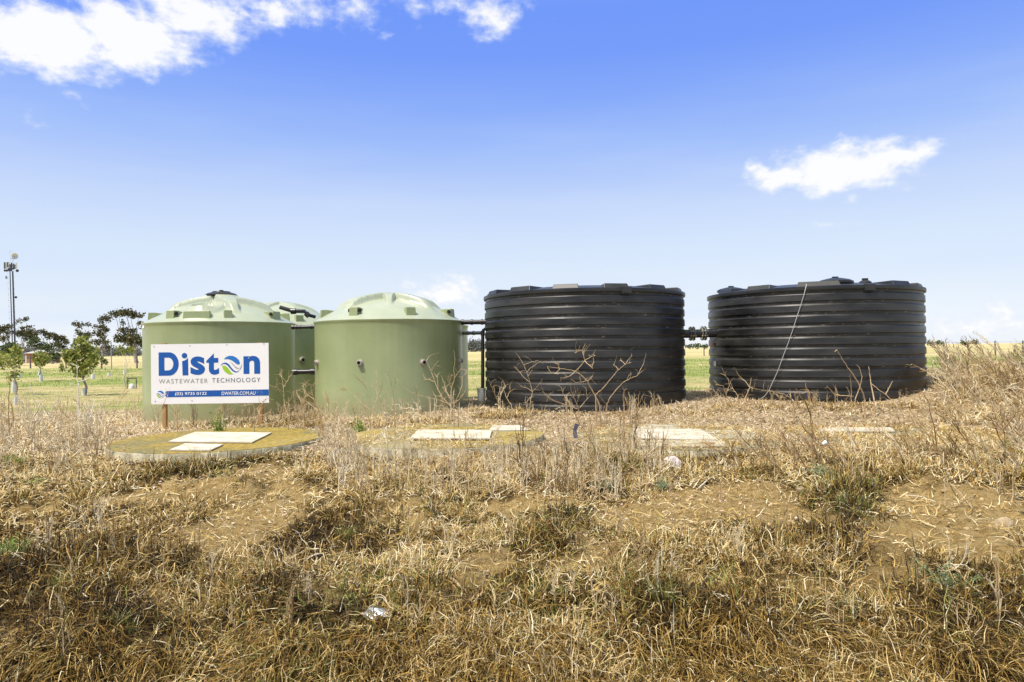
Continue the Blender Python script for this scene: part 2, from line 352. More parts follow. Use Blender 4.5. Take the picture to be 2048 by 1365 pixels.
# ------------------------------------------------------------------ tanks
def fit(pl, pr, row, rad):                         # centre of an upright cylinder whose sides are seen at pl and pr
    a = [ray(p, row) for p in (pl, pr)]; a1, a2 = [math.atan2(d.x, d.y) for d in a]
    D = rad/math.sin((a2-a1)/2); b = (a1+a2)/2
    return Vector((D*math.sin(b), D*math.cos(b), 0))
def dirt(nt, N, L, b, tc):                         # dust rising from the ground up a tank wall, streaks
    src = b.inputs['Base Color'].links[0].from_socket
    mp = N.new('ShaderNodeMapping'); mp.inputs['Scale'].default_value = (5, 5, .35); L.new(tc.outputs['Object'], mp.inputs[0])
    n = N.new('ShaderNodeTexNoise'); n.inputs['Scale'].default_value = 1.3; n.inputs['Detail'].default_value = 8; L.new(mp.outputs[0], n.inputs[0])
    r = ramp(N, [(.45, (0, 0, 0)), (.8, (.14, .14, .14))]); L.new(n.outputs[0], r.inputs[0])
    q = N.new('ShaderNodeMix'); q.data_type = 'RGBA'; L.new(r.outputs[0], q.inputs[0]); L.new(src, q.inputs[6]); q.inputs[7].default_value = (.45, .48, .32, 1)
    sp = N.new('ShaderNodeSeparateXYZ'); L.new(tc.outputs['Object'], sp.inputs[0])
    n3 = N.new('ShaderNodeTexNoise'); n3.inputs['Scale'].default_value = 3.5; n3.inputs['Detail'].default_value = 9; n3.inputs['Roughness'].default_value = .7; L.new(tc.outputs['Object'], n3.inputs[0])
    m1 = N.new('ShaderNodeMath'); m1.operation = 'MULTIPLY_ADD'; m1.inputs[1].default_value = -1.0; m1.inputs[2].default_value = .62; L.new(sp.outputs[2], m1.inputs[0])
    m2 = N.new('ShaderNodeMath'); m2.operation = 'ADD'; L.new(m1.outputs[0], m2.inputs[0]); L.new(n3.outputs[0], m2.inputs[1])
    r4 = ramp(N, [(.35, (0, 0, 0)), (1.0, (.75, .75, .75))]); L.new(m2.outputs[0], r4.inputs[0])
    q2 = N.new('ShaderNodeMix'); q2.data_type = 'RGBA'; L.new(r4.outputs[0], q2.inputs[0]); L.new(q.outputs[2], q2.inputs[6]); q2.inputs[7].default_value = (.34, .30, .19, 1)
    n5 = N.new('ShaderNodeTexNoise'); n5.inputs['Scale'].default_value = .9; n5.inputs['Detail'].default_value = 4; L.new(tc.outputs['Object'], n5.inputs[0])
    r5 = ramp(N, [(.3, (.86, .88, .86)), (.7, (1.1, 1.08, 1.1))]); L.new(n5.outputs[0], r5.inputs[0])
    q3 = N.new('ShaderNodeMix'); q3.data_type = 'RGBA'; q3.blend_type = 'MULTIPLY'; q3.inputs[0].default_value = 1; L.new(q2.outputs[2], q3.inputs[6]); L.new(r5.outputs[0], q3.inputs[7])
    L.new(q3.outputs[2], b.inputs['Base Color'])
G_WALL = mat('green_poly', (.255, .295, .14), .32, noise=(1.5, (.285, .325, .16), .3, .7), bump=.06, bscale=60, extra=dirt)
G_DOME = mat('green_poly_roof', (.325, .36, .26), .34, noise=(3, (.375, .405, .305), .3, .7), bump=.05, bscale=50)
BLACK = mat('black_plastic', (.012, .012, .013), .35)
PIPE = mat('black_pipe', (.014, .014, .017), .3)
GREYP = mat('grey_fitting', (.42, .39, .34), .5, noise=(20, (.3, .27, .22), .3, .7))
DARK = mat('dark_hole', (.03, .02, .015), .8)
def dome_h(q): return 1-q**2.0
def green_tank(name, c, z0, eave, Rt, H, label, blocks, ribs, outlets=(), lid=False, hatch=None, n=160, group=None, wide=None):
    face = math.atan2(-c.y, -c.x)                  # towards the camera
    root = empty(name, (c.x, c.y, z0)); tag(root, label, 'water tank', group)
    h = eave-z0
    mb = MB(); prof = [(Rt-.005, 0), (Rt, .3), (Rt, .72), (Rt-.004, .74), (Rt-.004, h-.30), (Rt-.002, h-.12), (Rt+.006, h-.06), (Rt+.02, h-.035), (Rt+.02, h-.01)]
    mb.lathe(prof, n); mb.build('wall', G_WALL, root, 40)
    def dz(r, th):
        q = min(r/Rt, 1); z = h+H*dome_h(q)+(.06*float(1-sst(.18, .26, q)) if lid else 0)
        z -= .05*sst(.90, 1.0, q)*(1-q)*0
        add = 0
        for (a, wdt, ht, r0, r1) in ribs:          # tapering ridges
            d = (th-face-R(a)+math.pi) % (2*math.pi)-math.pi
            wl = wdt*(1-.75*float(sst(r0, r1, q)))
            s = abs(d)*max(r, .05)
            if r0*.4 < q < r1: add = max(add, ht*float(1-sst(wl*.5, wl*.5+.05, s))*float(1-sst(r1-.25, r1, q)*.999)*float(sst(r0*.4, r0, q)))
        if hatch:
            a, rq, rad = hatch; hx = rq*Rt*math.cos(face+R(a)); hy = rq*Rt*math.sin(face+R(a))
            dd = math.hypot(r*math.cos(th)-hx, r*math.sin(th)-hy)
            flat = h+H*dome_h(rq-.0)+.03
            k = float(1-sst(rad-.02, rad+.03, dd)); z = z*(1-k)+flat*k; add *= 1-k
            add = max(add, .07*float(sst(rad-.02, rad+.02, dd)*(1-sst(rad+.05, rad+.14, dd))))
        return z+add
    rs = list(np.linspace(.02, .96, 46))+[.975, .99, 1.0, 1.008, 1.011]
    na = 288; vs = []; fs = []
    for q in rs:
        for k in range(na):
            th = 2*math.pi*k/na; r = q*Rt
            z = dz(r, th) if q <= 1 else h-.004*(q > 1.0)-.012*(q > 1.009)
            vs.append((r*math.cos(th), r*math.sin(th), z))
    for i in range(len(rs)-1):
        for k in range(na): fs.append((i*na+k, (i+1)*na+k, (i+1)*na+(k+1) % na, i*na+(k+1) % na))
    fs.append(tuple(range(na)))
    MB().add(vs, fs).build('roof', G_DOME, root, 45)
    for (a, wd, ht, fitside) in blocks:
        th = face+R(a); co, si = math.cos(th), math.sin(th)
        r1 = Rt*.93; zb = h+H*dome_h(.93)-.04; top = zb+.04+ht
        qi = math.sqrt(max(0, 1-(top-h)/H)); r0 = min(Rt*qi, r1-.12)
        b = MB(); hw = wd/2
        def T(r, s, z): return (r*co-s*si, r*si+s*co, z)
        rm = r1-.16
        vs = [T(r1, -hw, zb), T(r1, hw, zb), T(r1-.02, hw*.96, top), T(r1-.02, -hw*.96, top), T(rm, -hw*.9, top), T(rm, hw*.9, top), T(r0-.05, -hw*.5, top-.03), T(r0-.05, hw*.5, top-.03), T(rm, -hw, zb), T(rm, hw, zb), T(r0-.1, -hw*.55, zb), T(r0-.1, hw*.55, zb)]
        b.add(vs, [(0,1,2,3), (3,2,5,4), (4,5,7,6), (0,3,4,8), (1,9,5,2), (8,4,6,10), (9,11,7,5), (6,7,11,10), (0,8,9,1), (8,10,11,9)])
        o = b.build('roof_block', G_WALL, root)
        bv = o.modifiers.new('b', 'BEVEL'); bv.width = .012; bv.segments = 2
        for sgn in ({-1: (-1,), 1: (1,), 2: (-1, 1), 0: ()}[fitside]):
            f = MB(); p0 = T(r1-.09, sgn*(hw-.02), top-.075); p1 = T(r1-.05, sgn*(hw+.045), top-.075)
            f.tube([p0, p1], [.042, .042], 12); f.build('roof_fitting', BLACK, o)
    for (px, py, rad, mm) in outlets:
        d = ray(px, py); # ray hits the cylinder
        A = d.x**2+d.y**2; B_ = -2*(d.x*c.x+d.y*c.y); C_ = c.x**2+c.y**2-Rt**2; disc = B_*B_-4*A*C_
        t = (-B_-math.sqrt(max(disc, 0)))/(2*A); p = Vector((d.x*t, d.y*t, CZ+d.z*t))-Vector((c.x, c.y, z0))
        nrm = Vector((p.x, p.y, 0)).normalized()
        f = MB(); f.tube([p-nrm*.02, p+nrm*.015, p+nrm*.018, p+nrm*.07, p+nrm*.072, p+nrm*.0725], [rad*1.25, rad*1.25, rad, rad*.95, rad*.68, rad*.66], 18, cap=False)
        o = f.build('outlet', mm, root, 40)
        g = MB(); g.tube([p+nrm*.02, p+nrm*.04], [rad*.68, rad*.68], 14); g.build('outlet_plug', DARK, o)
    if lid:
        lz = h+H+.10
        l = MB(); l.lathe([(.20, -.05), (.26, -.03), (.26, .03), (.23, .05), (.36, .055), (.385, .07), (.385, .095), (.34, .13), (.22, .165), (.21, .185), (.05, .19)], 40, (0, 0, lz), capt=True)
        o = l.build('lid', BLACK, root, 35)
        k = MB(); k.box((.0, 0, lz+.205), (.09, .05, .035)); k.build('lid_knob', BLACK, o)
    return root
RG = 1.8
c1 = fit(284, 591, 715, RG); c2 = fit(629, 925, 715, RG)
EAVE = P(437, 642, c1.y-1.75).z; EAVE2 = P(776, 637.5, c2.y-1.75).z
c4 = P(818, 700, 20.9); c3 = P(560, 700, 21.6); c3.z = c4.z = 0
H1 = P(440, 598, c1.y).z-EAVE-.10; H2 = P(776, 588, c2.y).z-EAVE2-.12
RB = [(a, .34, .085, .16, .78) for a in (28, 88, 150, 208, 268, 330)]
g1 = green_tank('water_tank', c1, tz(c1.x, c1.y)-.25, EAVE, RG, H1, 'pale green water tank with black lid on its domed top, behind the white sign',
    [(-42, .24, .19, 1), (-91, .3, .2, 0), (5, .19, .19, 0), (-19, .62, .17, 0), (50, .3, .2, -1), (84, .26, .2, 0), (130, .24, .2, 0), (180, .24, .2, 0), (225, .24, .2, 0)],
    [(a+.0, .46, .17, .16, .82) for a in (14, 72, 140, 200, 260)]+[(-72, .38, .13, .16, .8)], lid=True, hatch=(-20, .60, .34))
RB2 = [(a, .30, .14, .06, .66) for a in (0,)]+[(a, .46, .15, .1, .82) for a in (48, 100, 156, 208, 262, 312)]
g2 = green_tank('water_tank', c2, tz(c2.x, c2.y)-.25, EAVE2, RG, H2, 'pale green water tank with four round outlets, nearest the black tanks',
    [(-78, .25, .2, 0), (-29, .22, .2, 2), (17, .23, .19, 0), (66, .25, .2, -1), (112, .24, .2, 0), (158, .24, .2, 0), (205, .24, .2, 0), (250, .24, .2, 0)],
    RB2, outlets=[(635, 726, .06, GREYP), (720, 726, .062, GREYP), (846, 725, .062, GREYP), (919, 722, .06, GREYP)])
g3 = green_tank('water_tank', c3, -.2, P(600, 650, c3.y-1.5).z, RG, .72, 'green water tank half hidden in the gap behind the other two, one small outlet',
    [(20, .24, .2, 0), (60, .24, .2, 0), (-30, .24, .2, 0), (100, .24, .2, 0), (150, .24, .2, 0)], RB, outlets=[(604.5, 720, .075, GREYP)])
g4 = green_tank('water_tank', c4, -.2, P(925, 651, c4.y-.3).z, RG, .55, 'green water tank mostly hidden, only its right edge showing beside the downpipe',
    [(-60, .24, .2, 0), (140, .24, .2, 0)], RB)
# roof pipe on the rear green tank
def thingpipe(name, label, cat, pts, rad, m, collars=(), n=14):
    o = MB().tube(pts, rad, n).build(name, m, None, 40); recentre(o, pts[0]); tag(o, label, cat)
    for (p, d, r, l) in collars:
        d = Vector(d).normalized(); q = MB().tube([Vector(p)-d*l/2, Vector(p)+d*l/2], r, n).build('collar', m, o, 40)
        q.data.transform(Matrix.Translation(-Vector(pts[0])))
    return o
pts = [P(560,615,19.9), P(580,621,19.9), P(587,623,19.9), P(609,623,19.9), P(615,630,19.9), P(631,634.5,20)]
thingpipe('roof_pipe', 'bent black pipe lying on the roof of the half hidden green tank', 'pipe', pts, [.06,.06,.055,.055,.05,.05], PIPE,
          [(pts[2], (1,0,0), .085, .14), (pts[4], (1,0,-1), .08, .12)])
# ---- black ribbed tanks
def speck(nt, N, L, b, tc):
    n = N.new('ShaderNodeTexNoise'); n.inputs['Scale'].default_value = 9; n.inputs['Detail'].default_value = 8
    mp = N.new('ShaderNodeMapping'); mp.inputs['Scale'].default_value = (1, 1, 4); L.new(tc.outputs['Object'], mp.inputs[0]); L.new(mp.outputs[0], n.inputs[0])
    a = N.new('ShaderNodeAttribute'); a.attribute_name = 'groove'
    m1 = N.new('ShaderNodeMath'); m1.operation = 'MULTIPLY_ADD'; m1.inputs[1].default_value = .22; L.new(a.outputs['Fac'], m1.inputs[0]); L.new(n.outputs[0], m1.inputs[2])
    r = ramp(N, [(.80, (.010, .010, .0098)), (.85, (.06, .045, .03)), (.97, (.30, .24, .15))]); L.new(m1.outputs[0], r.inputs[0])
    n2 = N.new('ShaderNodeTexNoise'); n2.inputs['Scale'].default_value = 1.2; n2.inputs['Detail'].default_value = 7; L.new(mp.outputs[0], n2.inputs[0])
    r2 = ramp(N, [(.38, (0, 0, 0)), (.75, (.034, .032, .029))]); L.new(n2.outputs[0], r2.inputs[0])
    q = N.new('ShaderNodeMix'); q.data_type = 'RGBA'; q.blend_type = 'ADD'; q.inputs[0].default_value = 1; L.new(r.outputs[0], q.inputs[6]); L.new(r2.outputs[0], q.inputs[7])
    L.new(q.outputs[2], b.inputs['Base Color'])
    r3 = ramp(N, [(.3, (.30,)*3), (.7, (.50,)*3)]); L.new(n2.outputs[0], r3.inputs[0]); L.new(r3.outputs[0], b.inputs['Roughness'])
B_WALL = mat('black_poly', (.016, .017, .018), .4, extra=speck)
B_ROOF = mat('black_poly_roof', (.018, .019, .02), .42, noise=(4, (.035, .034, .033), .4, .7))
def black_tank(c, z0, top, Rt, label, blocks, extras):
    face = math.atan2(-c.y, -c.x)
    root = empty('ribbed_tank', (c.x, c.y, z0)); tag(root, label, 'water tank', 'black ribbed tanks')
    h = top-z0; per = .2375; prof = []; gr = []
    zt = h-.15
    prof = [(Rt+.03, h), (Rt+.035, h-.03), (Rt+.03, h-.085), (Rt-.012, h-.09), (Rt-.016, zt)]; gr = [0, 0, 0, 1, 1]
    while zt > -.1:
        prof += [(Rt+.008, zt-.016), (Rt+.013, zt-.163), (Rt-.014, zt-.170), (Rt-.016, zt-per)]; gr += [0, 0, 1, 1]
        zt -= per
    mb = MB(); mb.lathe(prof, 144); o = mb.build('wall', B_WALL, root, 25)
    at = o.data.attributes.new('groove', 'FLOAT', 'POINT'); at.data.foreach_set('value', np.repeat(np.array(gr, np.float32), 144))
    bv = o.modifiers.new('b', 'BEVEL'); bv.width = .006; bv.segments = 1; bv.limit_method = 'ANGLE'; bv.angle_limit = R(30)
    MB().lathe([(.02, h+.20), (Rt*.3, h+.19), (Rt*.7, h+.12), (Rt*.96, h+.02), (Rt+.029, h)], 96).build('roof', B_ROOF, root, 30)
    for (a, wd, ht) in blocks:
        th = face+R(a); co, si = math.cos(th), math.sin(th)
        def T(r, s, z): return (r*co-s*si, r*si+s*co, z)
        r1 = Rt-.03; r0 = Rt*.72; hw = wd/2; t = h+ht
        b = MB(); b.add([T(r1, -hw, h-.01), T(r1, hw, h-.01), T(r1-.05, hw*.9, t), T(r1-.05, -hw*.9, t), T(r0, -hw*.6, t), T(r0, hw*.6, t), T(r0-.1, -hw*.65, h), T(r0-.1, hw*.65, h)],
              [(0,1,2,3), (3,2,5,4), (4,5,7,6), (0,3,4,6), (1,7,5,2), (0,6,7,1)])
        q = b.build('roof_block', B_ROOF, root); bv = q.modifiers.new('b', 'BEVEL'); bv.width = .012; bv.segments = 2
    for (kind, a, rq, rad, ht) in extras:
        th = face+R(a); co, si = math.cos(th), math.sin(th)
        if kind == 'lid':
            x, y = Rt*rq*co, Rt*rq*si
            l = MB().lathe([(rad*.8, -.1), (rad*.8, ht*.35), (rad, ht*.4), (rad, ht*.62), (rad*.8, ht*.8), (rad*.3, ht)], 36, (x, y, h+.0), capt=True).build('lid', BLACK, root, 30)
            MB().box((x, y, h+ht+.015), (.12, .06, .035)).build('lid_knob', BLACK, l)
        else:
            m = Matrix.Rotation(th, 3, 'Z')
            MB().box(((Rt+.035)*co, (Rt+.035)*si, h-.05), (.04, rad, .13), m).build('rim_bracket', B_ROOF, root)
    return root, h
RB_ = 2.45
d1 = fit(971, 1369.5, 690, RB_); d2 = fit(1418, 1852, 690, RB_)
def toprow(c, px, py): return P(px, py, c.y-RB_*math.cos(math.atan2(c.x, c.y))).z
T1 = toprow(d1, 1170, 576); T2 = toprow(d2, 1590, 573.5)
ang = lambda c, px: 0
b1, _ = black_tank(d1, 0.0, T1, RB_, 'black ribbed tank joined to the green tanks by thin pipes',
    [(-9, .60, .10), (17.5, .58, .10), (-36, .62, .11), (44, .55, .10), (-64, .62, .11), (72, .5, .1), (-92, .6, .1), (100, .6, .1), (-120, .6, .1), (128, .6, .1), (155, .6, .1), (-147, .6, .1)], [('br', 22, 1, .24, 0)])
b2, _ = black_tank(d2, 0.0, T2, RB_, 'black ribbed tank at the right with a grey cable hanging down it',
    [(-27, .60, .10), (4, .9, .11), (50, .6, .11), (75, .6, .1), (-52, .55, .1), (-110, .6, .1), (105, .6, .1), (135, .6, .1), (-140, .6, .1), (165, .6, .1)], [('lid', -68, .80, .34, .20), ('lid', 17, .72, .38, .22), ('br', 28, 1, .24, 0), ('lid', 40, .72, .14, .18)])
def cyl(c, rad, px, py):
    d = ray(px, py); A = d.x**2+d.y**2; B_ = -2*(d.x*c.x+d.y*c.y); C_ = c.x**2+c.y**2-rad**2; disc = B_*B_-4*A*C_
    t = (-B_-math.sqrt(max(disc, 0)))/(2*A); return Vector((d.x*t, d.y*t, CZ+d.z*t))
cab = [(1613,570),(1608,590),(1600,616),(1592,640),(1585,662),(1577,685),(1569,706),(1562,725),(1556,742),(1549,757),(1543,770),(1538,781),(1530,792),(1518,801)]
pts = [cyl(d2, RB_+.035+.004*i, a, b) for i, (a, b) in enumerate(cab)]
CABLE = mat('cable', (.42, .42, .40), .6)
pts = [pts[0]+Vector((.1, .35, .08))]+pts
o = MB().tube(pts, .008, 6).build('cable', CABLE, None, 60); recentre(o, pts[-1]); tag(o, 'thin grey cable hanging down the side of the right black tank', 'cable')
def sticker(root, c, px, py, w_, h_, name, col):
    p = cyl(c, RB_+.022, px, py); n = Vector((p.x-c.x, p.y-c.y, 0)).normalized(); th = math.atan2(n.y, n.x)
    s = MB().box((0, 0, 0), (.006, w_, h_), Matrix.Rotation(th, 3, 'Z')).build(name, mat(name, col, .5), root); s.location = p-root.location; return s
sticker(b2, d2, 1425, 690, .30, .10, 'warning_label', (.22, .02, .025)); sticker(b2, d2, 1427, 727.5, .36, .12, 'rating_label', (.25, .26, .30))
p = cyl(c1, RG+.003, 286.5, 654); nn = Vector((p.x-c1.x, p.y-c1.y, 0)).normalized()
s = MB().box((0, 0, 0), (.006, .2, .07), Matrix.Rotation(math.atan2(nn.y, nn.x), 3, 'Z')).build('maker_label', mat('white_label', (.8, .8, .8), .5), g1); s.location = p-g1.location
# ---- pipes between tanks
def wall_pt(c, rad, toward, z):
    v = Vector((toward.x-c.x, toward.y-c.y, 0)).normalized(); return Vector((c.x, c.y, 0))+v*rad+Vector((0, 0, z))
def link(name, label, pA, pB, rad, m, collars):
    pA = Vector(pA); pB = Vector(pB); d = pB-pA
    return thingpipe(name, label, 'pipe', [pA, pB], rad, m, [(pA+d*t, d, rad*k, l) for (t, k, l) in collars])
zz = P(607, 654.5, 16.5).z; ya = 16.7
link('connecting_pipe', 'slim black pipe high between the two front green tanks', P(583, 655, ya), P(632, 654, ya), .042, PIPE, [(.06, 1.35, .05), (.2, 1.3, .04), (.35, 1.3, .04), (.82, 1.3, .04)])
link('connecting_pipe', 'thick black pipe low between the two front green tanks', P(585, 744.5, ya), P(632, 743.5, ya), .058, PIPE, [(.12, 1.3, .10), (.86, 1.3, .10), (.25, 1.12, .03)])
link('connecting_pipe', 'black overflow pipe from the front green tank to the left black tank', P(916, 645, c2.y-.1), P(978, 644.5, d1.y-.3), .058, PIPE, [(.15, 1.18, .06), (.45, 1.2, .05), (.78, 1.2, .05)])
link('connecting_pipe', 'black pipe from the mostly hidden green tank to the downpipe', P(928, 667, c4.y-.5), P(966, 666, d1.y+.5), .05, PIPE, [(.55, 1.25, .06), (.25, 1.2, .05)])
yd = d1.y-.2
pts = [P(974, 660, yd), P(970, 658.5, yd), P(966.5, 661, yd), P(965.5, 667, yd), P(965.5, 720, yd), P(965.3, 790, yd)]
thingpipe('downpipe', 'black vertical downpipe running into a white bucket', 'pipe', pts, .042, PIPE, [(pts[3], (0, 0, 1), .052, .12)])
bk = P(963, 803, yd-.1)
o = MB().lathe([(.0, 0), (.085, 0), (.105, .30), (.112, .305), (.112, .325), (.10, .325), (.08, .02), (0, .02)], 28).build('bucket', mat('bucket', (.55, .57, .53), .5, noise=(8, (.35, .36, .30), .4, .7)), None, 40)
o.location = bk; tag(o, 'small pale bucket on the ground under the black downpipe', 'bucket')
GALV = mat('galvanised', (.50, .47, .38), .4, .6)
def flanged(py, zrad, label):
    a = P(1360, py+1, d1.y-.2); b = P(1432, py-1, d2.y-.2); d = (b-a).normalized()
    root = empty('flanged_pipe', a); tag(root, label, 'pipe')
    def tt(p0, p1, r, nm, m, par): 
        o = MB().tube([p0-a, p1-a], r, 20).build(nm, m, par, 40); return o
    tt(a, b, zrad, 'pipe', PIPE, root)
    for px in (1384, 1407):
        p = P(px, py, (a.y+b.y)/2); t = (p-a).dot(d); p = a+d*t
        for s in (-.035, .035):
            fl = tt(p+d*(s-.012), p+d*(s+.012), zrad*1.7, 'flange', PIPE, root)
            tt(p+d*(s-.018+(.03 if s > 0 else -.01)*0), p+d*(s+.006 if s < 0 else s+.018), zrad*1.58, 'backing_ring', GALV, fl)
        side = d.cross(Vector((0, 0, 1))).normalized(); up = side.cross(d)
        for k in range(8):
            t = 2*math.pi*(k+.5)/8; q = p+(side*math.cos(t)+up*math.sin(t))*zrad*1.42
            tt(q-d*.075, q+d*.075, .011, 'bolt', GALV, root)
flanged(667.5, .105, 'black flanged pipe with two bolted collars high between the black tanks')
flanged(806, .09, 'black flanged pipe near the ground between the black tanks')
# ------------------------------------------------------------------ sign
YS = 14.3
WHITE = mat('sign_white', (.82, .805, .80), .4, noise=(2, (.79, .775, .77), .3, .7))
BLUE = mat('sign_blue', (.004, .085, .36), .4); SKYB = mat('logo_blue', (.02, .16, .50), .4)
LEAF = mat('logo_green', (.30, .52, .03), .4); OLV = mat('lettering_olive', (.26, .27, .22), .5); SLT = mat('lettering_slate', (.09, .11, .16), .5)
WHT = mat('lettering_white', (.8, .8, .8), .5); SCREW = mat('screw', (.3, .3, .3), .4, .5); TIMB = mat('post_timber', (.30, .15, .05), .8, noise=(9, (.42, .23, .09), .35, .65, (1, 1, .15)), bump=.3, bscale=60)
bl = P(302.8, 809, YS); br = P(538.2, 808, YS); tl = P(300.6, 689.3, YS); U = (br-bl).length/1787; SH = (tl.z-bl.z)
sroot = empty('sign', ((bl.x+br.x)/2, YS+.03, tz((bl.x+br.x)/2, YS))); tag(sroot, 'white company sign with blue lettering on two timber posts before the green tank', 'sign')
OX = (bl.x+br.x)/2; OZ = sroot.location.z
def SX(X): return (X-981.5)*U
def SZ(Y): return (bl.z-OZ)+(1055-Y)*U*SH/(918*U)*1.0
sb = MB().box(((0), -.03, bl.z-OZ+SH/2), (1787*U, .012, SH)).build('panel', WHITE, sroot)
FY = -.03-.006
def outline(name, loops, m, par, y=FY-.0015, th=.0015):
    cu = bpy.data.curves.new(name, 'CURVE'); cu.dimensions = '2D'; cu.fill_mode = 'BOTH'; cu.extrude = th/2
    for lp in loops:
        sp = cu.splines.new('POLY'); sp.points.add(len(lp)-1); sp.use_cyclic_u = True
        for i, (X, Y) in enumerate(lp): sp.points[i].co = (SX(X), SZ(Y), 0, 1)
    tmp = bpy.data.objects.new('tmp', cu); me = bpy.data.meshes.new_from_object(tmp); bpy.data.objects.remove(tmp)
    me.transform(Matrix.Translation((0, y-th/2, 0)) @ Matrix.Rotation(R(90), 4, 'X')); me.materials.clear(); me.materials.append(m)
    o = bpy.data.objects.new(name, me); COL.objects.link(o); o.parent = par; return o
def text(name, s, bb, m, par, off=0, sp=1, y=FY-.0015, th=.0015):
    cu = bpy.data.curves.new(name, 'FONT'); cu.body = s; cu.offset = off; cu.space_character = sp; cu.extrude = .0005; cu.resolution_u = 6
    tmp = bpy.data.objects.new('tmp', cu); me = bpy.data.meshes.new_from_object(tmp); bpy.data.objects.remove(tmp)
    co = np.empty(len(me.vertices)*3); me.vertices.foreach_get('co', co); co = co.reshape(-1, 3)
    mn = co.min(0); mxx = co.max(0); x0, x1, y0, y1 = bb
    x = SX(x0)+(co[:, 0]-mn[0])/(mxx[0]-mn[0])*(SX(x1)-SX(x0)); z = SZ(y1)+(co[:, 1]-mn[1])/(mxx[1]-mn[1])*(SZ(y0)-SZ(y1))
    yy = y-(co[:, 2]-mn[2])/max(mxx[2]-mn[2], 1e-6)*th
    me.vertices.foreach_set('co', np.stack([x, yy, z], -1).ravel()); me.materials.clear(); me.materials.append(m); me.update()
    o = bpy.data.objects.new(name, me); COL.objects.link(o); o.parent = par; return o
arc = lambda cx, cy, rx, ry, a0, a1, n=16: [(cx+rx*math.cos(R(a0+(a1-a0)*i/n)), cy+ry*math.sin(R(a0+(a1-a0)*i/n))) for i in range(n+1)]
outline('letter', [[(205, 262)]+arc(362, 441, 147, 179, -90, 90, 28)+[(205, 620)], [(292, 343)]+arc(350, 441, 78, 98, -90, 90, 22)+[(292, 540)]], BLUE, sb)
outline('letter', [arc(598, 316, 42, 42, 0, 345, 23)], BLUE, sb)
outline('letter', [[(562, 400), (600, 390), (630, 372), (651, 350), (655, 618), (568, 618)]], BLUE, sb)
text('letter', 's', (688, 908, 331, 614), BLUE, sb, off=.035)
text('letter', 't', (930, 1122, 288, 614), BLUE, sb, off=.035)
text('letter', 'n', (1493, 1745, 333, 608), BLUE, sb, off=.035)
text('lettering', 'WASTEWATER', (205, 950, 672, 740), OLV, sb, sp=1.25)
text('lettering', 'TECHNOLOGY', (1015, 1748, 667, 735), SLT, sb, sp=1.25)
outline('band', [[(318, 856), (1874, 850), (1874, 944), (318, 950), (300, 925), (310, 900), (300, 875)]], BLUE, sb)
text('lettering', '(03) 9735 0122', (452, 932, 876, 934), WHT, sb, off=.008, y=FY-.004)
text('lettering', 'DWATER.COM.AU', (1160, 1672, 876, 928), WHT, sb, off=.006, y=FY-.004)
def logo(cx, cy, k):
    T = lambda pts: [(cx+(x-1305)*k, cy+(y-470)*k) for x, y in pts]
    g = outline('emblem', [T([(1195,380),(1228,347),(1275,328),(1330,330),(1385,355),(1425,395),(1440,440),(1432,460),(1405,462),(1375,445),(1340,415),(1300,390),(1250,376)])], SKYB, sb)
    outline('emblem_wave', [T([(1142,480),(1165,448),(1200,430),(1240,434),(1275,460),(1310,510),(1345,550),(1385,571),(1425,560),(1400,581),(1365,583),(1325,562),(1285,517),(1250,474),(1215,452),(1180,452)])], BLUE, g)
    outline('emblem_stripe', [T([(1290,418),(1330,448),(1370,493),(1410,521),(1432,505),(1412,533),(1375,517),(1335,470)])], OLV, g)
    outline('emblem_rim', [T([(1469,455),(1463,502),(1442,540),(1408,564),(1430,544),(1453,505)])], BLUE, g)
    outline('emblem_leaf', [T([(1168,478),(1210,480),(1245,500),(1280,545),(1310,590),(1340,608),(1300,614),(1250,600),(1205,565),(1178,525)])], LEAF, g)
logo(1305, 470, 1); logo(228, 905, .40)
for X, Y in [(137,172),(680,166),(1242,158),(1805,150),(152,1010),(708,1008),(1820,1002)]:
    MB().tube([(SX(X), FY, SZ(Y)), (SX(X), FY-.006, SZ(Y))], .011, 10).build('screw', SCREW, sb)
sv = MB()
for a, b in [((1690,880),(1735,868)),((1690,880),(1700,915)),((1698,898),(1722,893)),((1745,935),(1765,860)),((1765,880),(1790,925)),((1335,890),(1350,905))]:
    sv.tube([(SX(a[0]), FY-.004, SZ(a[1])), (SX(b[0]), FY-.004, SZ(b[1]))], .0022, 4)
sv.build('scratch', mat('scratch', (.3, .42, .6), .6), sb)
for X in (270, 1735):
    MB().box((SX(X), .035, (bl.z-OZ+SH)/2-.13), (.075, .075, bl.z-OZ+SH+.27+.03)).build('post', TIMB, sroot)
# ------------------------------------------------------------------ concrete slabs
def lichen(nt, N, L, b, tc):
    n1 = N.new('ShaderNodeTexNoise'); n1.inputs['Scale'].default_value = 1.1; n1.inputs['Detail'].default_value = 9; n1.inputs['Roughness'].default_value = .65; L.new(tc.outputs['Object'], n1.inputs[0])
    r = ramp(N, [(.30, (.17, .155, .08)), (.43, (.225, .18, .055)), (.56, (.31, .215, .032)), (.72, (.32, .255, .085))]); L.new(n1.outputs[0], r.inputs[0])
    n2 = N.new('ShaderNodeTexNoise'); n2.inputs['Scale'].default_value = 14; n2.inputs['Detail'].default_value = 8; L.new(tc.outputs['Object'], n2.inputs[0])
    r2 = ramp(N, [(.35, (.6, .6, .6)), (.65, (1.15, 1.15, 1.15))]); L.new(n2.outputs[0], r2.inputs[0])
    q = N.new('ShaderNodeMix'); q.data_type = 'RGBA'; q.blend_type = 'MULTIPLY'; q.inputs[0].default_value = 1; L.new(r.outputs[0], q.inputs[6]); L.new(r2.outputs[0], q.inputs[7])
    L.new(q.outputs[2], b.inputs['Base Color'])
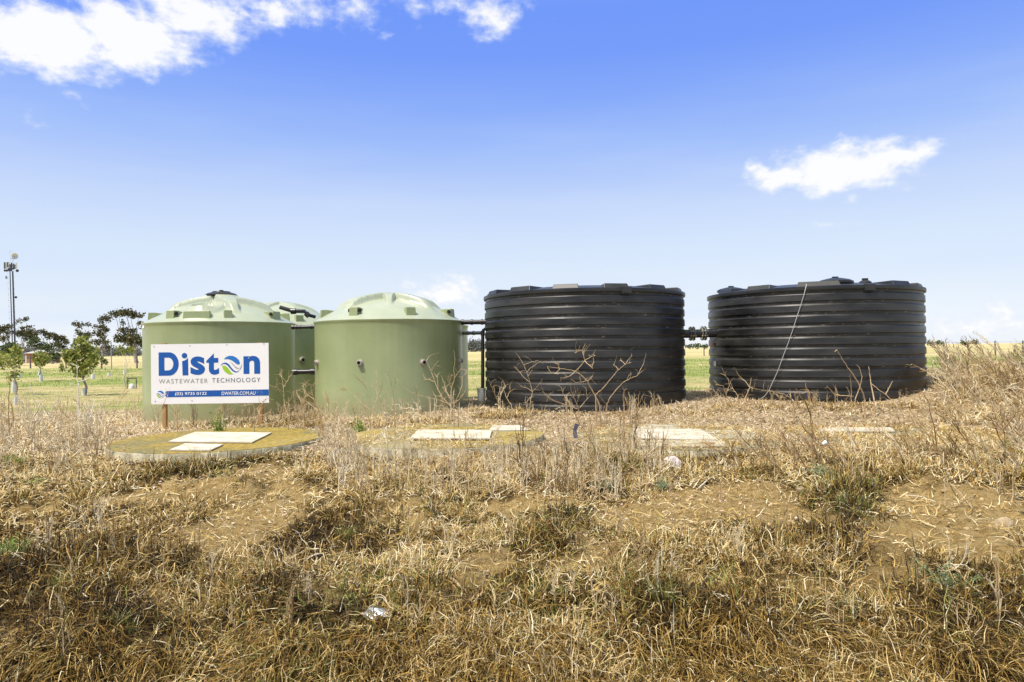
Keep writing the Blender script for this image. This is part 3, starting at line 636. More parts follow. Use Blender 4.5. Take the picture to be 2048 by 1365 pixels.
CTOP = mat('lichened_concrete', (.3, .25, .1), .9, bump=.5, bscale=30, extra=lichen)
CTOP2 = mat('concrete_top', (.20, .165, .085), .9, noise=(1.6, (.30, .265, .17), .35, .65), bump=.5, bscale=30)
CSIDE = mat('concrete_side', (.20, .175, .105), .9, noise=(7, (.44, .40, .28), .35, .65), bump=.6, bscale=25)
PLATE = mat('cement_sheet', (.58, .54, .46), .8, noise=(3.5, (.44, .39, .30), .4, .62), bump=.15, bscale=60)
PLATE2 = mat('weathered_sheet', (.46, .42, .33), .85, noise=(4, (.28, .24, .15), .4, .62), bump=.2, bscale=60)
def slab(cx, cy, z, rad, label, top, th=.30, grp='round concrete lids in a row'):
    root = empty('concrete_lid', (cx, cy, z-th)); tag(root, label, 'concrete lid', grp)
    rr = [rad*(1+.004*math.sin(7*k*2*math.pi/96)+.003*math.sin(23*k*2*math.pi/96+1)) for k in range(96)]
    def ring(dr, zz): return [((r_+dr)*math.cos(2*math.pi*k/96), (r_+dr)*math.sin(2*math.pi*k/96), zz) for k, r_ in enumerate(rr)]
    n = 96; vs = ring(-.0, 0)+ring(0, th-.025)+ring(-.02, th-.004); fs = [(i*n+k, i*n+(k+1) % n, (i+1)*n+(k+1) % n, (i+1)*n+k) for i in range(2) for k in range(n)]
    MB().add(vs, fs).build('rim', CSIDE, root, 50)
    MB().add(ring(-.018, th), [tuple(range(n))]).add([v for v in ring(-.018, th)]+ring(-.0201, th-.0045), [(k, n+k, n+(k+1) % n, (k+1) % n) for k in range(n)]).build('top', top, root)
    return root
def plate(name, quad, z, m, label, cat, th=.02, grp=None):     # a sheet lying flat; quad = photo corners of its top
    ps = [PZ(a, b, z+th) for a, b in quad]; cx = sum(ps, Vector())/len(ps)
    vs = [p-cx for p in ps]; n = len(vs)
    vs2 = [Vector((v.x, v.y, v.z-th+.002)) for v in vs]
    o = MB().add(vs+vs2, [tuple(range(n)), tuple(range(2*n-1, n-1, -1))]+[(i, n+i, n+(i+1) % n, (i+1) % n) for i in range(n)]).build(name, m)
    o.location = cx; tag(o, label, cat, grp); return o
YL = 12.0; ZS = []
def slab_at(px, py, label, top, rad=1.74):
    p = P(px, py, YL); slab(p.x, p.y, p.z, rad, label, top); ZS.append((p.x, p.y, p.z, rad)); return p.z
z1 = slab_at(441, 877.5, 'mustard lichened round concrete lid in front of the sign, leftmost', CTOP, 1.75)
z2 = slab_at(890, 870, 'round concrete lid half covered by pale dry weeds, second from left', mat('mossy_concrete_top', (.27, .235, .13), .9, noise=(1.3, (.30, .225, .06), .42, .62), bump=.5, bscale=30))
z3 = slab_at(1349, 872, 'round concrete lid with broken pale sheets on it, before the gap of the black tanks', CTOP2)
z4 = slab_at(1790, 868, 'round concrete lid nearly buried in straw at the right', CTOP2)
plate('cover_sheet', [(336,883),(504,884.5),(544,865),(390,864)], z1+.006, PLATE, 'large pale rectangular sheet on the mustard lid', 'cover sheet', .02)
plate('cover_sheet', [(339,899.5),(422,900),(447,888.5),(370,887)], z1+.006, PLATE, 'small pale sheet nearest the front edge of the mustard lid', 'cover sheet', .02)
plate('cover_sheet', [(820,876),(979,876.5),(984,860),(836,859.5)], z2+.02, PLATE, 'pale sheet on the second lid from left, raised on its front edge', 'cover sheet', .025)
plate('cover_sheet', [(978,861),(1062,860),(1040,850.5),(985,851)], z2+.004, PLATE, 'thin pale sheet at the right edge of the second lid from left', 'cover sheet', .012)
plate('cover_sheet', [(1277,876),(1437,879.5),(1400,858),(1267,857)], z3+.03, PLATE, 'whitish sheet in the middle of the lid before the black tanks gap', 'cover sheet', .02)
plate('cover_sheet', [(1265,856.5),(1364,857),(1352,849),(1290,848.5)], z3+.03, PLATE2, 'cream sheet behind the whitish sheet on the third lid', 'cover sheet', .02)
plate('board', [(1280,892),(1452,892),(1448,881),(1280,880)], z3+.003, PLATE2, 'long pale board along the front edge of the third lid', 'board', .03)
plate('board', [(1432,876),(1530,879),(1526,870),(1420,868)], z3+.004, mat('grey_board', (.36, .33, .24), .9, noise=(10, (.26, .23, .16), .3, .7)), 'grey weathered board at the right of the third lid', 'board', .03)
plate('board', [(1404,866),(1515,868),(1500,860),(1398,860)], z3+.004, PLATE2, 'short pale plank behind the grey board on the third lid', 'board', .02)
plate('board', [(1640,862),(1790,862),(1780,855),(1645,855)], z4+.01, PLATE, 'whitish board on the lid buried in straw', 'board', .03)
plate('board', [(1650,835),(1745,834),(1740,829),(1655,829)], z4+.01, PLATE2, 'thin pale board at the back of the lid buried in straw', 'board', .02)
RUST = mat('rusty_steel', (.30, .11, .045), .8, noise=(30, (.40, .19, .09), .35, .65))
p = PZ(1408, 890, z3); o = MB().box((0, -.09, -.02), (.06, .22, .02), Matrix.Rotation(.5, 3, 'Z')).box((.09, -.16, -.07), (.05, .02, .15)).build('rusty_bracket', RUST); o.location = p+Vector((0, 0, .05)); tag(o, 'small rust orange bracket over the front edge of the third lid', 'bracket')
# ------------------------------------------------------------------ dry grass
def soil_at(x, y): return soilmask(x, y)
def on_slab(x, y, pad=0):
    m = np.zeros(len(x), bool)
    zt_ = terr(x, y)
    for (sx, sy, sz, sr) in ZS: m |= ((x-sx)**2+(y-sy)**2 < (sr+pad)**2) & (zt_ < sz-.004)
    return m
def in_tank(x, y, pad=.03):
    m = np.zeros(len(x), bool)
    for c, r in ((c1, RG), (c2, RG), (c3, RG), (c4, RG), (d1, RB_), (d2, RB_)): m |= (x-c.x)**2+(y-c.y)**2 < (r+pad)**2
    return m
def scatter(n, r0, r1, a=40, p=1.0):
    """points in a fan in front of the bank; p=1 thins out with distance, p=2 is even per area"""
    u = RNG.random(n)
    r = (r0**p+(r1**p-r0**p)*u)**(1/p); t = np.radians(RNG.uniform(-a, a, n))
    return r*np.tan(t)*1.0, r
UV = lambda x, y: proj(x, y, terr0(x, y))
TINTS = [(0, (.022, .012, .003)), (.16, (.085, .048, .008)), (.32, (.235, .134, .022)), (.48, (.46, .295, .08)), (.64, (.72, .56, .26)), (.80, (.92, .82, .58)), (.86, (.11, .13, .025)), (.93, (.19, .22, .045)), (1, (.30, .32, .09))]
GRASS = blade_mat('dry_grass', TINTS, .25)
def clumps(x, y, per, spread, ln, tint, curl=1.6, wid=.0045, pit=(.5, 1.4), seg=4, kink=.18, green=.0, tw=.8, bmap=None):
    """tufts of blades round each (x,y); ln, tint arrays per tuft"""
    n = len(x); k = per; N_ = n*k
    rep = lambda a: np.repeat(a, k)
    ra = RNG.uniform(0, 2*np.pi, N_); rr = np.sqrt(RNG.random(N_))*rep(spread)
    bx = rep(x)+rr*np.cos(ra); by = rep(y)+rr*np.sin(ra)
    az = ra+RNG.normal(0, .9, N_)
    L_ = rep(ln)*RNG.uniform(.45, 1.15, N_)
    t = np.clip(rep(tint)+(L_/rep(ln)-.85)*.95+RNG.normal(0, .16, N_), 0, .80)  # base shade put into the tint: shorter thatch blades drawn darker
    g = RNG.random(N_) < (rep(green) if hasattr(green, '__len__') else green)
    t = np.where(g, RNG.uniform(.87, 1, N_), t)
    keep = ~(on_slab(bx, by, -.02) | in_tank(bx, by) | ((bx-ZS[0][0])**2+(by-ZS[0][1])**2 < (ZS[0][3]+.10)**2))
    bx, by, az, L_, t = bx[keep], by[keep], az[keep], L_[keep], t[keep]; m = len(bx)
    B = np.stack([bx, by, terr(bx, by)-.008], -1)
    dist = np.hypot(bx, by)
    W = wid*RNG.uniform(.6, 1.3, m)*np.clip(dist/6.0, 1, 2.6)
    return blades(B, az, L_, RNG.uniform(pit[0], pit[1], m), RNG.uniform(.3, curl, m), W, t, seg, RNG.normal(0, tw, m), kink)
def zone_fields(x, y):
    u, v = UV(x, y); s = soilmask(x, y)
    return u, v, s
parts = []
# 1 brown tangled turf of the bank
x, y = scatter(17000, 3.3, 10.9, 43, 1.3)
u, v, s = zone_fields(x, y)
nz = fbm(x*1.3, y*1.3, 51, 4); nb = fbm(x*.5, y*.5, 52, 3)
dens = np.clip(.62+.25*sst(1080, 1200, v)-1.75*s+(nz-.5)*1.9+.6*darkmask(x, y), 0, 1)
k = RNG.random(len(x)) < dens; x, y, u, v, nz, nb, s = [a[k] for a in (x, y, u, v, nz, nb, s)]
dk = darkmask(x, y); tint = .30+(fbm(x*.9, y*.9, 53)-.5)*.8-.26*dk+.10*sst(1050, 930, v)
grn = np.clip((fbm(x*.55, y*.55, 54)-.58)*1.2, 0, .25)+.01+.04*sst(1050, 1200, v)*sst(1100, 1500, u)
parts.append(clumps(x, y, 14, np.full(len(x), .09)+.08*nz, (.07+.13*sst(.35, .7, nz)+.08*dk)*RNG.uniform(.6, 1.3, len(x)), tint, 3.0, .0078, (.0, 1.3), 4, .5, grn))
# 2 taller loose tufts on the ridge lines
x, y = scatter(1500, 3.4, 10.4, 43, 1.4)
u, v, s = zone_fields(x, y)
k = (fbm(x*.9, y*.9, 55) > .50) & (s < .5); x, y, v = x[k], y[k], v[k]
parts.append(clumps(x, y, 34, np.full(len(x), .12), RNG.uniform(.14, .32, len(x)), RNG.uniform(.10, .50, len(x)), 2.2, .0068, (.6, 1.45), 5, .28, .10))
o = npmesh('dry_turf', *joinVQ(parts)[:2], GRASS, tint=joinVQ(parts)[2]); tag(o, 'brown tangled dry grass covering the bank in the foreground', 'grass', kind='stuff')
# 3 matted straw lying over the ground, drooping bank at the bottom
parts = []
def lying(n, r0, r1, p, ln, wid, t0, t1, cond=None, pit=.25, curl=.5, seg=3, kink=.25, a=43, lift=.012):
    x, y = scatter(n, r0, r1, a, p)
    if cond is not None:
        k = RNG.random(n) < cond(x, y); x, y = x[k], y[k]
    k = ~(on_slab(x, y, .02) | in_tank(x, y, .02)); x, y = x[k], y[k]; n = len(x)
    B = np.stack([x, y, terr(x, y)+RNG.uniform(0, lift, n)], -1); d = np.hypot(x, y)
    return blades(B, RNG.uniform(0, 2*np.pi, n), RNG.uniform(.4, 1.2, n)*ln, RNG.uniform(-.02, pit, n), RNG.uniform(0, curl, n), wid*RNG.uniform(.6, 1.4, n)*np.clip(d/6, 1, 2.6), RNG.uniform(t0, t1, n), seg, RNG.normal(0, .6, n), kink)
parts.append(lying(34000, 3.3, 10.9, 1.3, .19, .0070, .40, .8, lambda x, y: (.32+.68*(1-soilmask(x, y)))*(1-.6*darkmask(x, y)), pit=.5, kink=.35, lift=.04))
PSTRAW = blade_mat('bleached_straw', [(0, (.16, .10, .045)), (.3, (.36, .26, .145)), (.6, (.58, .46, .30)), (1, (.86, .77, .61))], .2)
V, Q, T = lying(120000, 10.6, 19.5, 1.2, .15, .0060, .1, 1, lambda x, y: .55+.45*sst(.4, .6, fbm(x, y, 61)), pit=.6, a=42)
o = npmesh('straw', V, Q, PSTRAW, tint=T); tag(o, 'bleached straw matting the level ground round the lids and tanks', 'straw', kind='stuff')
# hanging pale grass low on the bank
x, y = scatter(1100, 3.2, 4.9, 43, 1.2); k = fbm(x*.8, y*.8, 63) > .42; x, y = x[k], y[k]; n = len(x)*26
bx = np.repeat(x, 26)+RNG.normal(0, .10, n); by = np.repeat(y, 26)+RNG.normal(0, .05, n)
base_az = np.repeat(-np.pi/2+RNG.normal(0, .5, len(x)), 26)+RNG.normal(0, .22, n)
B = np.stack([bx, by, terr(bx, by)+.01], -1)
parts.append(blades(B, base_az, RNG.uniform(.15, .36, n), RNG.uniform(.1, .8, n), RNG.uniform(.8, 1.8, n), .0066*RNG.uniform(.6, 1.3, n), np.clip(RNG.normal(.30, .2, n), .02, .8), 5, RNG.normal(0, .3, n), .14))
V, Q, T = joinVQ(parts); o = npmesh('straw', V, Q, GRASS, tint=T); tag(o, 'pale matted straw strewn over the soil and round the tanks', 'straw', kind='stuff')
# straw blown over the buried lids
L_ = []
for (sx, sy, sz, sr), nn in zip(ZS[1:], (3500, 5500, 9000)):
    r_ = sr*np.sqrt(RNG.random(nn)); t_ = RNG.uniform(0, 6.283, nn); x = sx+r_*np.cos(t_); y = sy+r_*np.sin(t_)
    k = fbm(x*1.6, y*1.6, 81) > (.47 if nn < 4000 else .36); x, y = x[k], y[k]; n = len(x)
    L_.append(blades(np.stack([x, y, np.full(n, sz)+RNG.uniform(.002, .03, n)], -1), RNG.uniform(0, 6.28, n), RNG.uniform(.06, .2, n), RNG.uniform(-.02, .5, n), RNG.uniform(0, .6, n), .012*RNG.uniform(.6, 1.3, n), RNG.uniform(.25, .8, n), 3, RNG.normal(0, .6, n), .25))
V, Q, T = joinVQ(L_); o = npmesh('straw', V, Q, GRASS, tint=T); tag(o, 'loose straw blown over the tops of the half buried lids', 'straw', kind='stuff')
# clods and pebbles on the bare soil
def clods(n):
    x, y = scatter(n, 3.3, 11, 43, 1.25); k = RNG.random(n) < .12+.88*soilmask(x, y); x, y = x[k], y[k]; k = ~on_slab(x, y); x, y = x[k], y[k]; n = len(x)
    ic = np.array([(0, 0, 1), (.89, 0, .3), (.28, .85, .3), (-.72, .53, .3), (-.72, -.53, .3), (.28, -.85, .3), (.6, .5, -.4), (-.3, .8, -.4), (-.8, 0, -.4), (-.3, -.8, -.4), (.6, -.5, -.4)])
    f = [(0, 1, 2), (0, 2, 3), (0, 3, 4), (0, 4, 5), (0, 5, 1), (1, 6, 2), (2, 7, 3), (3, 8, 4), (4, 9, 5), (5, 10, 1), (2, 6, 7), (3, 7, 8), (4, 8, 9), (5, 9, 10), (1, 10, 6)]
    s = RNG.lognormal(-4.45, .5, n)*np.clip(np.hypot(x, y)/6, .8, 1.5); s = np.minimum(s, .035)
    V = ic[None]*s[:, None, None]*RNG.uniform(.6, 1.25, (n, 11, 3)); V[..., 2] *= .6
    V = V+np.stack([x, y, terr(x, y)], -1)[:, None, :]
    Q = (np.array(f)[None]+np.arange(n)[:, None, None]*11).reshape(-1, 3)
    return V.reshape(-1, 3), Q, np.repeat(RNG.random(n), 11)
V, Q, T = clods(11000)
CLOD = blade_mat('clod', [(0, (.20, .125, .045)), (.5, (.34, .24, .105)), (1, (.44, .33, .165))], 0, .95)
o = npmesh('clods', V, Q, CLOD, tint=T, smooth=True); tag(o, 'soil clods and pebbles on the bare patches of the bank', 'soil clods', kind='stuff')
# 4 leaf litter and bark chips
def litter(n, r0, r1, p, cond):
    x, y = scatter(n, r0, r1, 43, p); k = RNG.random(n) < cond(x, y); x, y = x[k], y[k]; k = ~on_slab(x, y, 0) & ~in_tank(x, y); x, y = x[k], y[k]; n = len(x)
    B = np.stack([x, y, terr(x, y)+RNG.uniform(.004, .03, n)], -1)
    az = RNG.uniform(0, 2*np.pi, n); L_ = RNG.uniform(.018, .055, n)*np.clip(np.hypot(x, y)/7, .8, 1.6); W = L_*RNG.uniform(.22, .5, n)
    dx = np.stack([np.cos(az), np.sin(az), RNG.normal(0, .25, n)], -1); dy = np.stack([-np.sin(az), np.cos(az), RNG.normal(0, .35, n)], -1)
    up = np.array([0, 0, 1.0]); L_ = L_[:, None]; W = W[:, None]; c = RNG.uniform(-.25, .35, n)[:, None]*L_*up
    rows = [B, B+dx*L_*.5-dy*W*.5+c, B+dx*L_, B+dx*L_*.5+dy*W*.5+c]
    return np.stack(rows, 1).reshape(-1, 3), np.arange(n*4).reshape(-1, 4), np.repeat(RNG.random(n), 4)
V, Q, T = litter(26000, 3.3, 17, 1.25, lambda x, y: np.clip(.15+1.3*(fbm(x*1.1, y*1.1, 71)-.42)*2+.5*(y > 11)+.5*sst(.1, .5, soilmask(x, y))*(1-sst(.5, .95, soilmask(x, y))), 0, 1))
LIT = blade_mat('leaf_litter', [(0, (.20, .12, .06)), (.3, (.42, .31, .19)), (.6, (.62, .52, .40)), (.8, (.74, .67, .56)), (.93, (.62, .42, .33)), (1, (.42, .20, .10))], .1, .7)
o = npmesh('leaf_litter', V, Q, LIT, tint=T); tag(o, 'pale dead leaves and bark chips scattered on the bank', 'leaf litter', kind='stuff')
# ------------------------------------------------------------------ dead branching weeds
STEM = blade_mat('dead_stem', [(0, (.09, .05, .02)), (.25, (.23, .14, .06)), (.5, (.46, .33, .17)), (.75, (.62, .49, .30)), (1, (.74, .65, .47))], 0, .75)
def weed_paths(rnd, h, splay=.5, n=5, lean=0):
    """polyline stems of one branching dead weed: [(pts, r0, r1)]"""
    out = []
    def grow(p, az, ph, ln, r, lvl):
        pts = [p]; k = 5; q = p
        for i in range(k):
            ph += rnd.gauss(0, .3)+.02; az += rnd.gauss(0, .6); ph = max(-.2, min(1.6, ph))
            q = q+Vector((math.cos(ph)*math.cos(az), math.cos(ph)*math.sin(az), math.sin(ph)))*ln/k; pts.append(q)
            if lvl > 0 and i >= 1 and rnd.random() < .62:
                grow(q, az+rnd.choice((-1, 1))*rnd.uniform(.5, 1.5), ph-rnd.uniform(-.2, .7), ln*rnd.uniform(.35, .65), r*.6, lvl-1)
        out.append((pts, r, r*.35))
    for s in range(n):
        az = rnd.uniform(0, 2*math.pi); ph = math.pi/2-abs(rnd.gauss(0, splay))
        grow(Vector((rnd.gauss(0, .02), rnd.gauss(0, .02), 0)), az, ph+lean, h*rnd.uniform(.6, 1.05), .030, 2)
    return out
def weed_arrays(paths, ns=3):
    V = []; Q = []; o = 0
    for pts, r0, r1 in paths:
        m = MB().tube(pts, list(np.linspace(r0, r1, len(pts))), ns, cap=False); V += m.v; Q += [tuple(i+o for i in f) for f in m.f]; o += len(m.v)
    return np.array(V), np.array(Q)
rnd = random.Random(5)
VAR = [weed_arrays(weed_paths(rnd, 1.0, sp, n)) for sp, n in [(.8, 3), (1.1, 4), (.9, 2), (.6, 2), (1.3, 4), (.9, 4), (.5, 1), (1.1, 3), (1.0, 2), (.7, 2)]]
LEAN = [weed_arrays(weed_paths(rnd, 1.0, .25, 3)) for _ in range(4)]
def mass(name, x, y, h, tint, label, cat='dead weeds', variants=VAR, thick=1.0, leanaz=None, lean=0):
    L_ = []
    k = ~(on_slab(x, y, -.0) | in_tank(x, y, .05)); x, y, h, tint = x[k], y[k], h[k], tint[k]
    for i in range(len(x)):
        V, Q = variants[RNG.integers(len(variants))]
        a = RNG.uniform(0, 2*np.pi); c, s = math.cos(a), math.sin(a)
        d = math.hypot(x[i], y[i]); f = h[i]
        W = V*f
        if False: pass
        W = np.stack([W[:, 0]*c-W[:, 1]*s, W[:, 0]*s+W[:, 1]*c, W[:, 2]], -1)
        if lean: W[:, 0] += W[:, 2]*lean*RNG.uniform(.4, 1.4); W[:, 2] *= 1-abs(lean)*.3
        W += [x[i], y[i], float(terr(x[i], y[i]))-.01]
        L_.append((W, Q, np.clip(np.full(len(V), tint[i])+RNG.normal(0, .05), 0, 1)))
    V, Q, T = joinVQ(L_); o = npmesh(name, V, Q, STEM, tint=T, smooth=True); tag(o, label, cat, kind='stuff'); return o
def inrect(n, u0, u1, v0, v1):
    pts = [GP(RNG.uniform(u0, u1), RNG.uniform(v0, v1)) for _ in range(n)]
    return np.array([p.x for p in pts]), np.array([p.y for p in pts])
def thick(name, regs, label, **kw):
    X = []; Y = []; H = []; T = []
    for (n, u0, u1, v0, v1, h0, h1, t0, t1) in regs:
        x, y = inrect(n, u0, u1, v0, v1); X.append(x); Y.append(y); H.append(RNG.uniform(h0, h1, n)); T.append(RNG.uniform(t0, t1, n))
    return mass(name, np.concatenate(X), np.concatenate(Y), np.concatenate(H), np.concatenate(T), label, **kw)
thick('dead_weeds', [(170, 660, 1320, 915, 1000, .2, .42, .55, 1), (30, 690, 1000, 895, 930, .25, .45, .7, 1), (50, 1040, 1300, 900, 1000, .25, .5, .15, .9), (30, 600, 720, 870, 950, .2, .45, .5, .95),
    (90, 300, 960, 840, 858, .22, .5, .5, .95), (30, 1000, 1450, 822, 850, .2, .4, .4, .9)],
    'pale thicket of dead branching weeds in the middle of the bank')
thick('dead_weeds', [(100, -120, 215, 850, 905, .25, .62, .7, 1), (40, -80, 300, 835, 860, .2, .5, .5, 1), (50, -100, 260, 905, 960, .15, .35, .4, .9)],
    'bleached dead weeds at the left edge beside the lichened lid')
thick('dead_weeds', [(100, 1560, 2120, 865, 960, .2, .5, .2, .95), (40, 1780, 1900, 830, 890, .15, .35, .4, .95), (90, 1890, 2200, 800, 900, .3, .7, .4, .95), (100, 1905, 2200, 735, 800, .4, .95, .4, .9), (50, 1400, 1700, 880, 950, .2, .42, .2, .8)],
    'grey and straw coloured dead stalks leaning on the right of the bank', lean=-.55)
thick('dead_weeds', [(120, 50, 2000, 1000, 1300, .10, .28, .3, .9), (5, 1950, 2060, 1000, 1350, .2, .4, .5, .8)], 'thin dry stalks standing in the foreground grass')
thick('dead_weeds', [(60, 1000, 1860, 808, 822, .10, .28, .3, .8), (30, 560, 640, 832, 850, .15, .4, .4, .8)], 'short dead stalks along the foot of the black tanks')
# orange brown tufts against the tanks
def tufts(name, regs, label, cat='grass', kind='stuff', **kw):
    L_ = []
    for (n, u0, u1, v0, v1, per, ln, t, g) in regs:
        x, y = inrect(n, u0, u1, v0, v1)
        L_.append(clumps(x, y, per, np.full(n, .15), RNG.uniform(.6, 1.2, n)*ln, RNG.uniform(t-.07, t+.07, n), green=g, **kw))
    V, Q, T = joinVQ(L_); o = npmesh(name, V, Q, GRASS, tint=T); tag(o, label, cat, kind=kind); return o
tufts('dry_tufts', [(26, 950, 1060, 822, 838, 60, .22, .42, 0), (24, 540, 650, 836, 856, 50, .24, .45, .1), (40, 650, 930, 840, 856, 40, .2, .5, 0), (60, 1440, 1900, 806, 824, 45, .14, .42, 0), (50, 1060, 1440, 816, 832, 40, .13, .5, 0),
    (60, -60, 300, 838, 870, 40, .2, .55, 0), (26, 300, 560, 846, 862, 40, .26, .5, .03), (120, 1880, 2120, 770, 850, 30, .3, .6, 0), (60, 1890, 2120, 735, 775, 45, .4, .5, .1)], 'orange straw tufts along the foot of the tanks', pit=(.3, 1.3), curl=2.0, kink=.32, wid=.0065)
tufts('thicket_grass', [(420, 660, 1330, 910, 1000, 24, .16, .55, .0), (260, 1540, 2120, 860, 965, 22, .20, .52, .02), (200, -100, 240, 860, 960, 24, .17, .5, .04), (60, 1330, 1540, 905, 960, 24, .14, .52, 0)], 'dense straw coloured grass among the dead weeds on the upper bank', pit=(.4, 1.45), curl=2.2, kink=.34, wid=.0062)
# green field behind
def field(n, r0, r1, p, a0, a1, ln, t0, t1, cond, wid):
    u_ = RNG.random(n); r = (r0**p+(r1**p-r0**p)*u_)**(1/p); t = np.radians(RNG.uniform(a0, a1, n)); x = r*np.sin(t); y = r*np.cos(t)
    k = (RNG.random(n) < cond(x, y)) & (y > 19.5); x, y = x[k], y[k]; k = ~in_tank(x, y); x, y = x[k], y[k]; n = len(x); d = np.hypot(x, y)
    B = np.stack([x, y, terr(x, y)-.01], -1)
    return blades(B, RNG.uniform(0, 6.3, n), RNG.uniform(.5, 1.3, n)*ln, RNG.uniform(.6, 1.5, n), RNG.uniform(0, 1, n), wid*d/25*RNG.uniform(.6, 1.3, n), RNG.uniform(t0, t1, n), 2, RNG.normal(0, .4, n), .1)
def greenness(x, y):
    d = np.hypot(x, y); g = fbm(x*.09, y*.22, 42, 4)+(fbm(x*.5, y*.8, 44, 3)-.5)*.5+.12*(np.abs(x-4-y*.2) < 9)
    return sst(.34, .56, g)*(1-.7*(1-sst(3.2, 6, np.abs(d-37+fbm(x*.06, y*.3, 41)*6))))
FG = blade_mat('field_grass', [(0, (.14, .22, .03)), (.5, (.22, .29, .06)), (.6, (.36, .35, .13)), (.8, (.60, .50, .27)), (1, (.74, .64, .42))], .35)
L_ = [field(42000, 20, 95, .8, -42, 42, .10, 0, .75, lambda x, y: greenness(x, y), .022), field(26000, 20, 130, .8, -42, 44, .13, .6, 1, lambda x, y: .35+.65*(1-greenness(x, y)), .014)]
V, Q, T = joinVQ(L_); o = npmesh('field_grass', V, Q, FG, tint=T); tag(o, 'green and straw coloured grass of the field behind the tanks', 'grass', kind='stuff')
L_ = [field(5000, 22, 34, 1, 33, 41, .35, .75, 1, lambda x, y: np.ones(len(x)), .012), field(3000, 24, 40, 1, 33, 38, .35, .0, .5, lambda x, y: np.ones(len(x)), .012)]
V, Q, T = joinVQ(L_); o = npmesh('sedge', V, Q, blade_mat('sedge', [(0, (.12, .17, .03)), (.5, (.25, .28, .07)), (.75, (.38, .20, .07)), (1, (.52, .34, .14))], .3), tint=T); tag(o, 'rust and green rank grass right of the black tanks', 'grass', kind='stuff')
# ------------------------------------------------------------------ single weeds one can point at
WT = mat('bleached_stem', (.50, .38, .23), .75, noise=(25, (.32, .21, .10), .35, .7)); WD = mat('brown_stem', (.20, .115, .045), .8, noise=(25, (.32, .19, .07), .35, .7))
WG = mat('grey_stem', (.70, .65, .55), .75, noise=(25, (.5, .43, .33), .35, .7))
def weed(ox, oy, sc_, paths, y, label, m=WT, r=.012, extra=0, name='dead_weed'):
    """stems drawn from the photo at depth y; each gets its own drift in depth"""
    rn = random.Random(len(label)*7+len(paths)); mb = MB(); depth = {}
    first = None
    for j, path in enumerate(paths):
        d0 = depth.get(path[0]); pts = []; drift = rn.uniform(-1, 1)*.35
        if d0 is None: d0 = y
        for i, q in enumerate(path):
            yy = d0+drift*(i/max(len(path)-1, 1)); depth[q] = yy
            pts.append(P(ox+q[0]/sc_, oy+q[1]/sc_, yy))
        fine = []
        for i in range(len(pts)-1):                # bend each span a little
            a, b = pts[i], pts[i+1]; l = (b-a).length
            for k in range(4): fine.append(a.lerp(b, k/4)+Vector([rn.gauss(0, .018)*l for _ in range(3)])*(k > 0))
        fine.append(pts[-1])
        main = j == 0 or path[0] not in [p for q in paths[:j] for p in q]
        r = r if j else r*.82; r0 = r if main else r*.62
        mb.tube(fine, list(np.linspace(r0, r*.28, len(fine))), 6)
        if first is None: first = pts[0]
        for _ in range(extra if len(fine) > 4 else 0):   # side twigs
            i = rn.randrange(len(fine)//3, len(fine)-1); d = (fine[i+1]-fine[i]).normalized(); s = Vector([rn.gauss(0, 1) for _ in range(3)]).normalized()
            L0 = rn.uniform(.08, .26); t = [fine[i]]
            for k in range(4): d = (d*.8+s*.5+Vector([rn.gauss(0, .22) for _ in range(3)])+Vector((0, 0, .15))).normalized(); t.append(t[-1]+d*L0/4)
            mb.tube(t, list(np.linspace(r*.4, r*.18, 5)), 4)
    gz = tz(first.x, first.y)
    if first.z > gz-.02: mb.tube([first, Vector((first.x, first.y, gz-.03))], [r, r*1.1], 6)
    o = mb.build(name, m, None, 60); recentre(o, (first.x, first.y, gz)); tag(o, label, 'weed', 'dead weeds standing on their own'); return o
Z4 = (940, 540, 4.096); Z3 = (600, 560, 4.55); Z2 = (260, 560, 4.55); Z5 = (1360, 540, 3.793)
weed(*Z4, [[(490,1140),(497,1070),(512,1000),(490,920),(465,840),(440,780),(400,710),(372,678)],[(512,1000),(470,970),(412,955)],[(512,1000),(552,952)],[(490,920),(440,880),(400,830),(362,792)],[(465,840),(500,800),(545,770),(580,748)],[(440,780),(490,760),(560,742)],[(490,920),(475,870),(510,820)]], 13.6, 'slender forked dead weed before the left part of the left black tank', r=.011, extra=2)
weed(*Z4, [[(1065,1115),(1020,1020),(985,960),(960,910),(915,868),(865,830),(800,818),(740,810),(690,800),(640,796)],[(865,830),(905,790),(940,745),(930,700),(920,660),(945,604)],[(940,745),(985,715),(1022,705)],[(940,745),(970,775),(1005,808)],[(740,810),(715,770),(690,765)],[(740,810),(700,850),(678,850)],[(920,660),(880,660),(862,682)],[(960,910),(990,890),(1005,870),(985,880)],[(960,910),(900,920),(868,925)],[(865,830),(820,870),(770,888),(740,882)]], 13.3, 'largest branching dead weed before the middle of the left black tank', r=.016, extra=3)
weed(*Z4, [[(1030,1022),(1075,985),(1110,948),(1165,880),(1215,820),(1270,775),(1325,758)],[(1215,820),(1195,790),(1172,776)],[(1270,775),(1245,750),(1232,725)],[(1270,775),(1300,735),(1326,702)]], 13.2, 'dead weed with an arm rising to the right before the left black tank', r=.012, extra=1)
weed(*Z4, [[(1120,1112),(1145,1050),(1185,1000),(1250,925),(1310,890),(1370,868),(1420,822)],[(1370,868),(1400,810),(1426,768)],[(1310,890),(1322,850),(1315,835)]], 13.4, 'dead weed leaning far right, nearest the right edge of the left black tank', r=.012, extra=1)
weed(*Z4, [[(1262,1100),(1255,1040),(1262,990),(1252,960)],[(1262,990),(1285,975)]], 13.3, 'short forked upright stalk before the left black tank', r=.013)
weed(*Z4, [[(1310,1105),(1312,1050),(1298,1000)]], 13.3, 'shorter plain stalk just right of the forked one before the left black tank', r=.012)
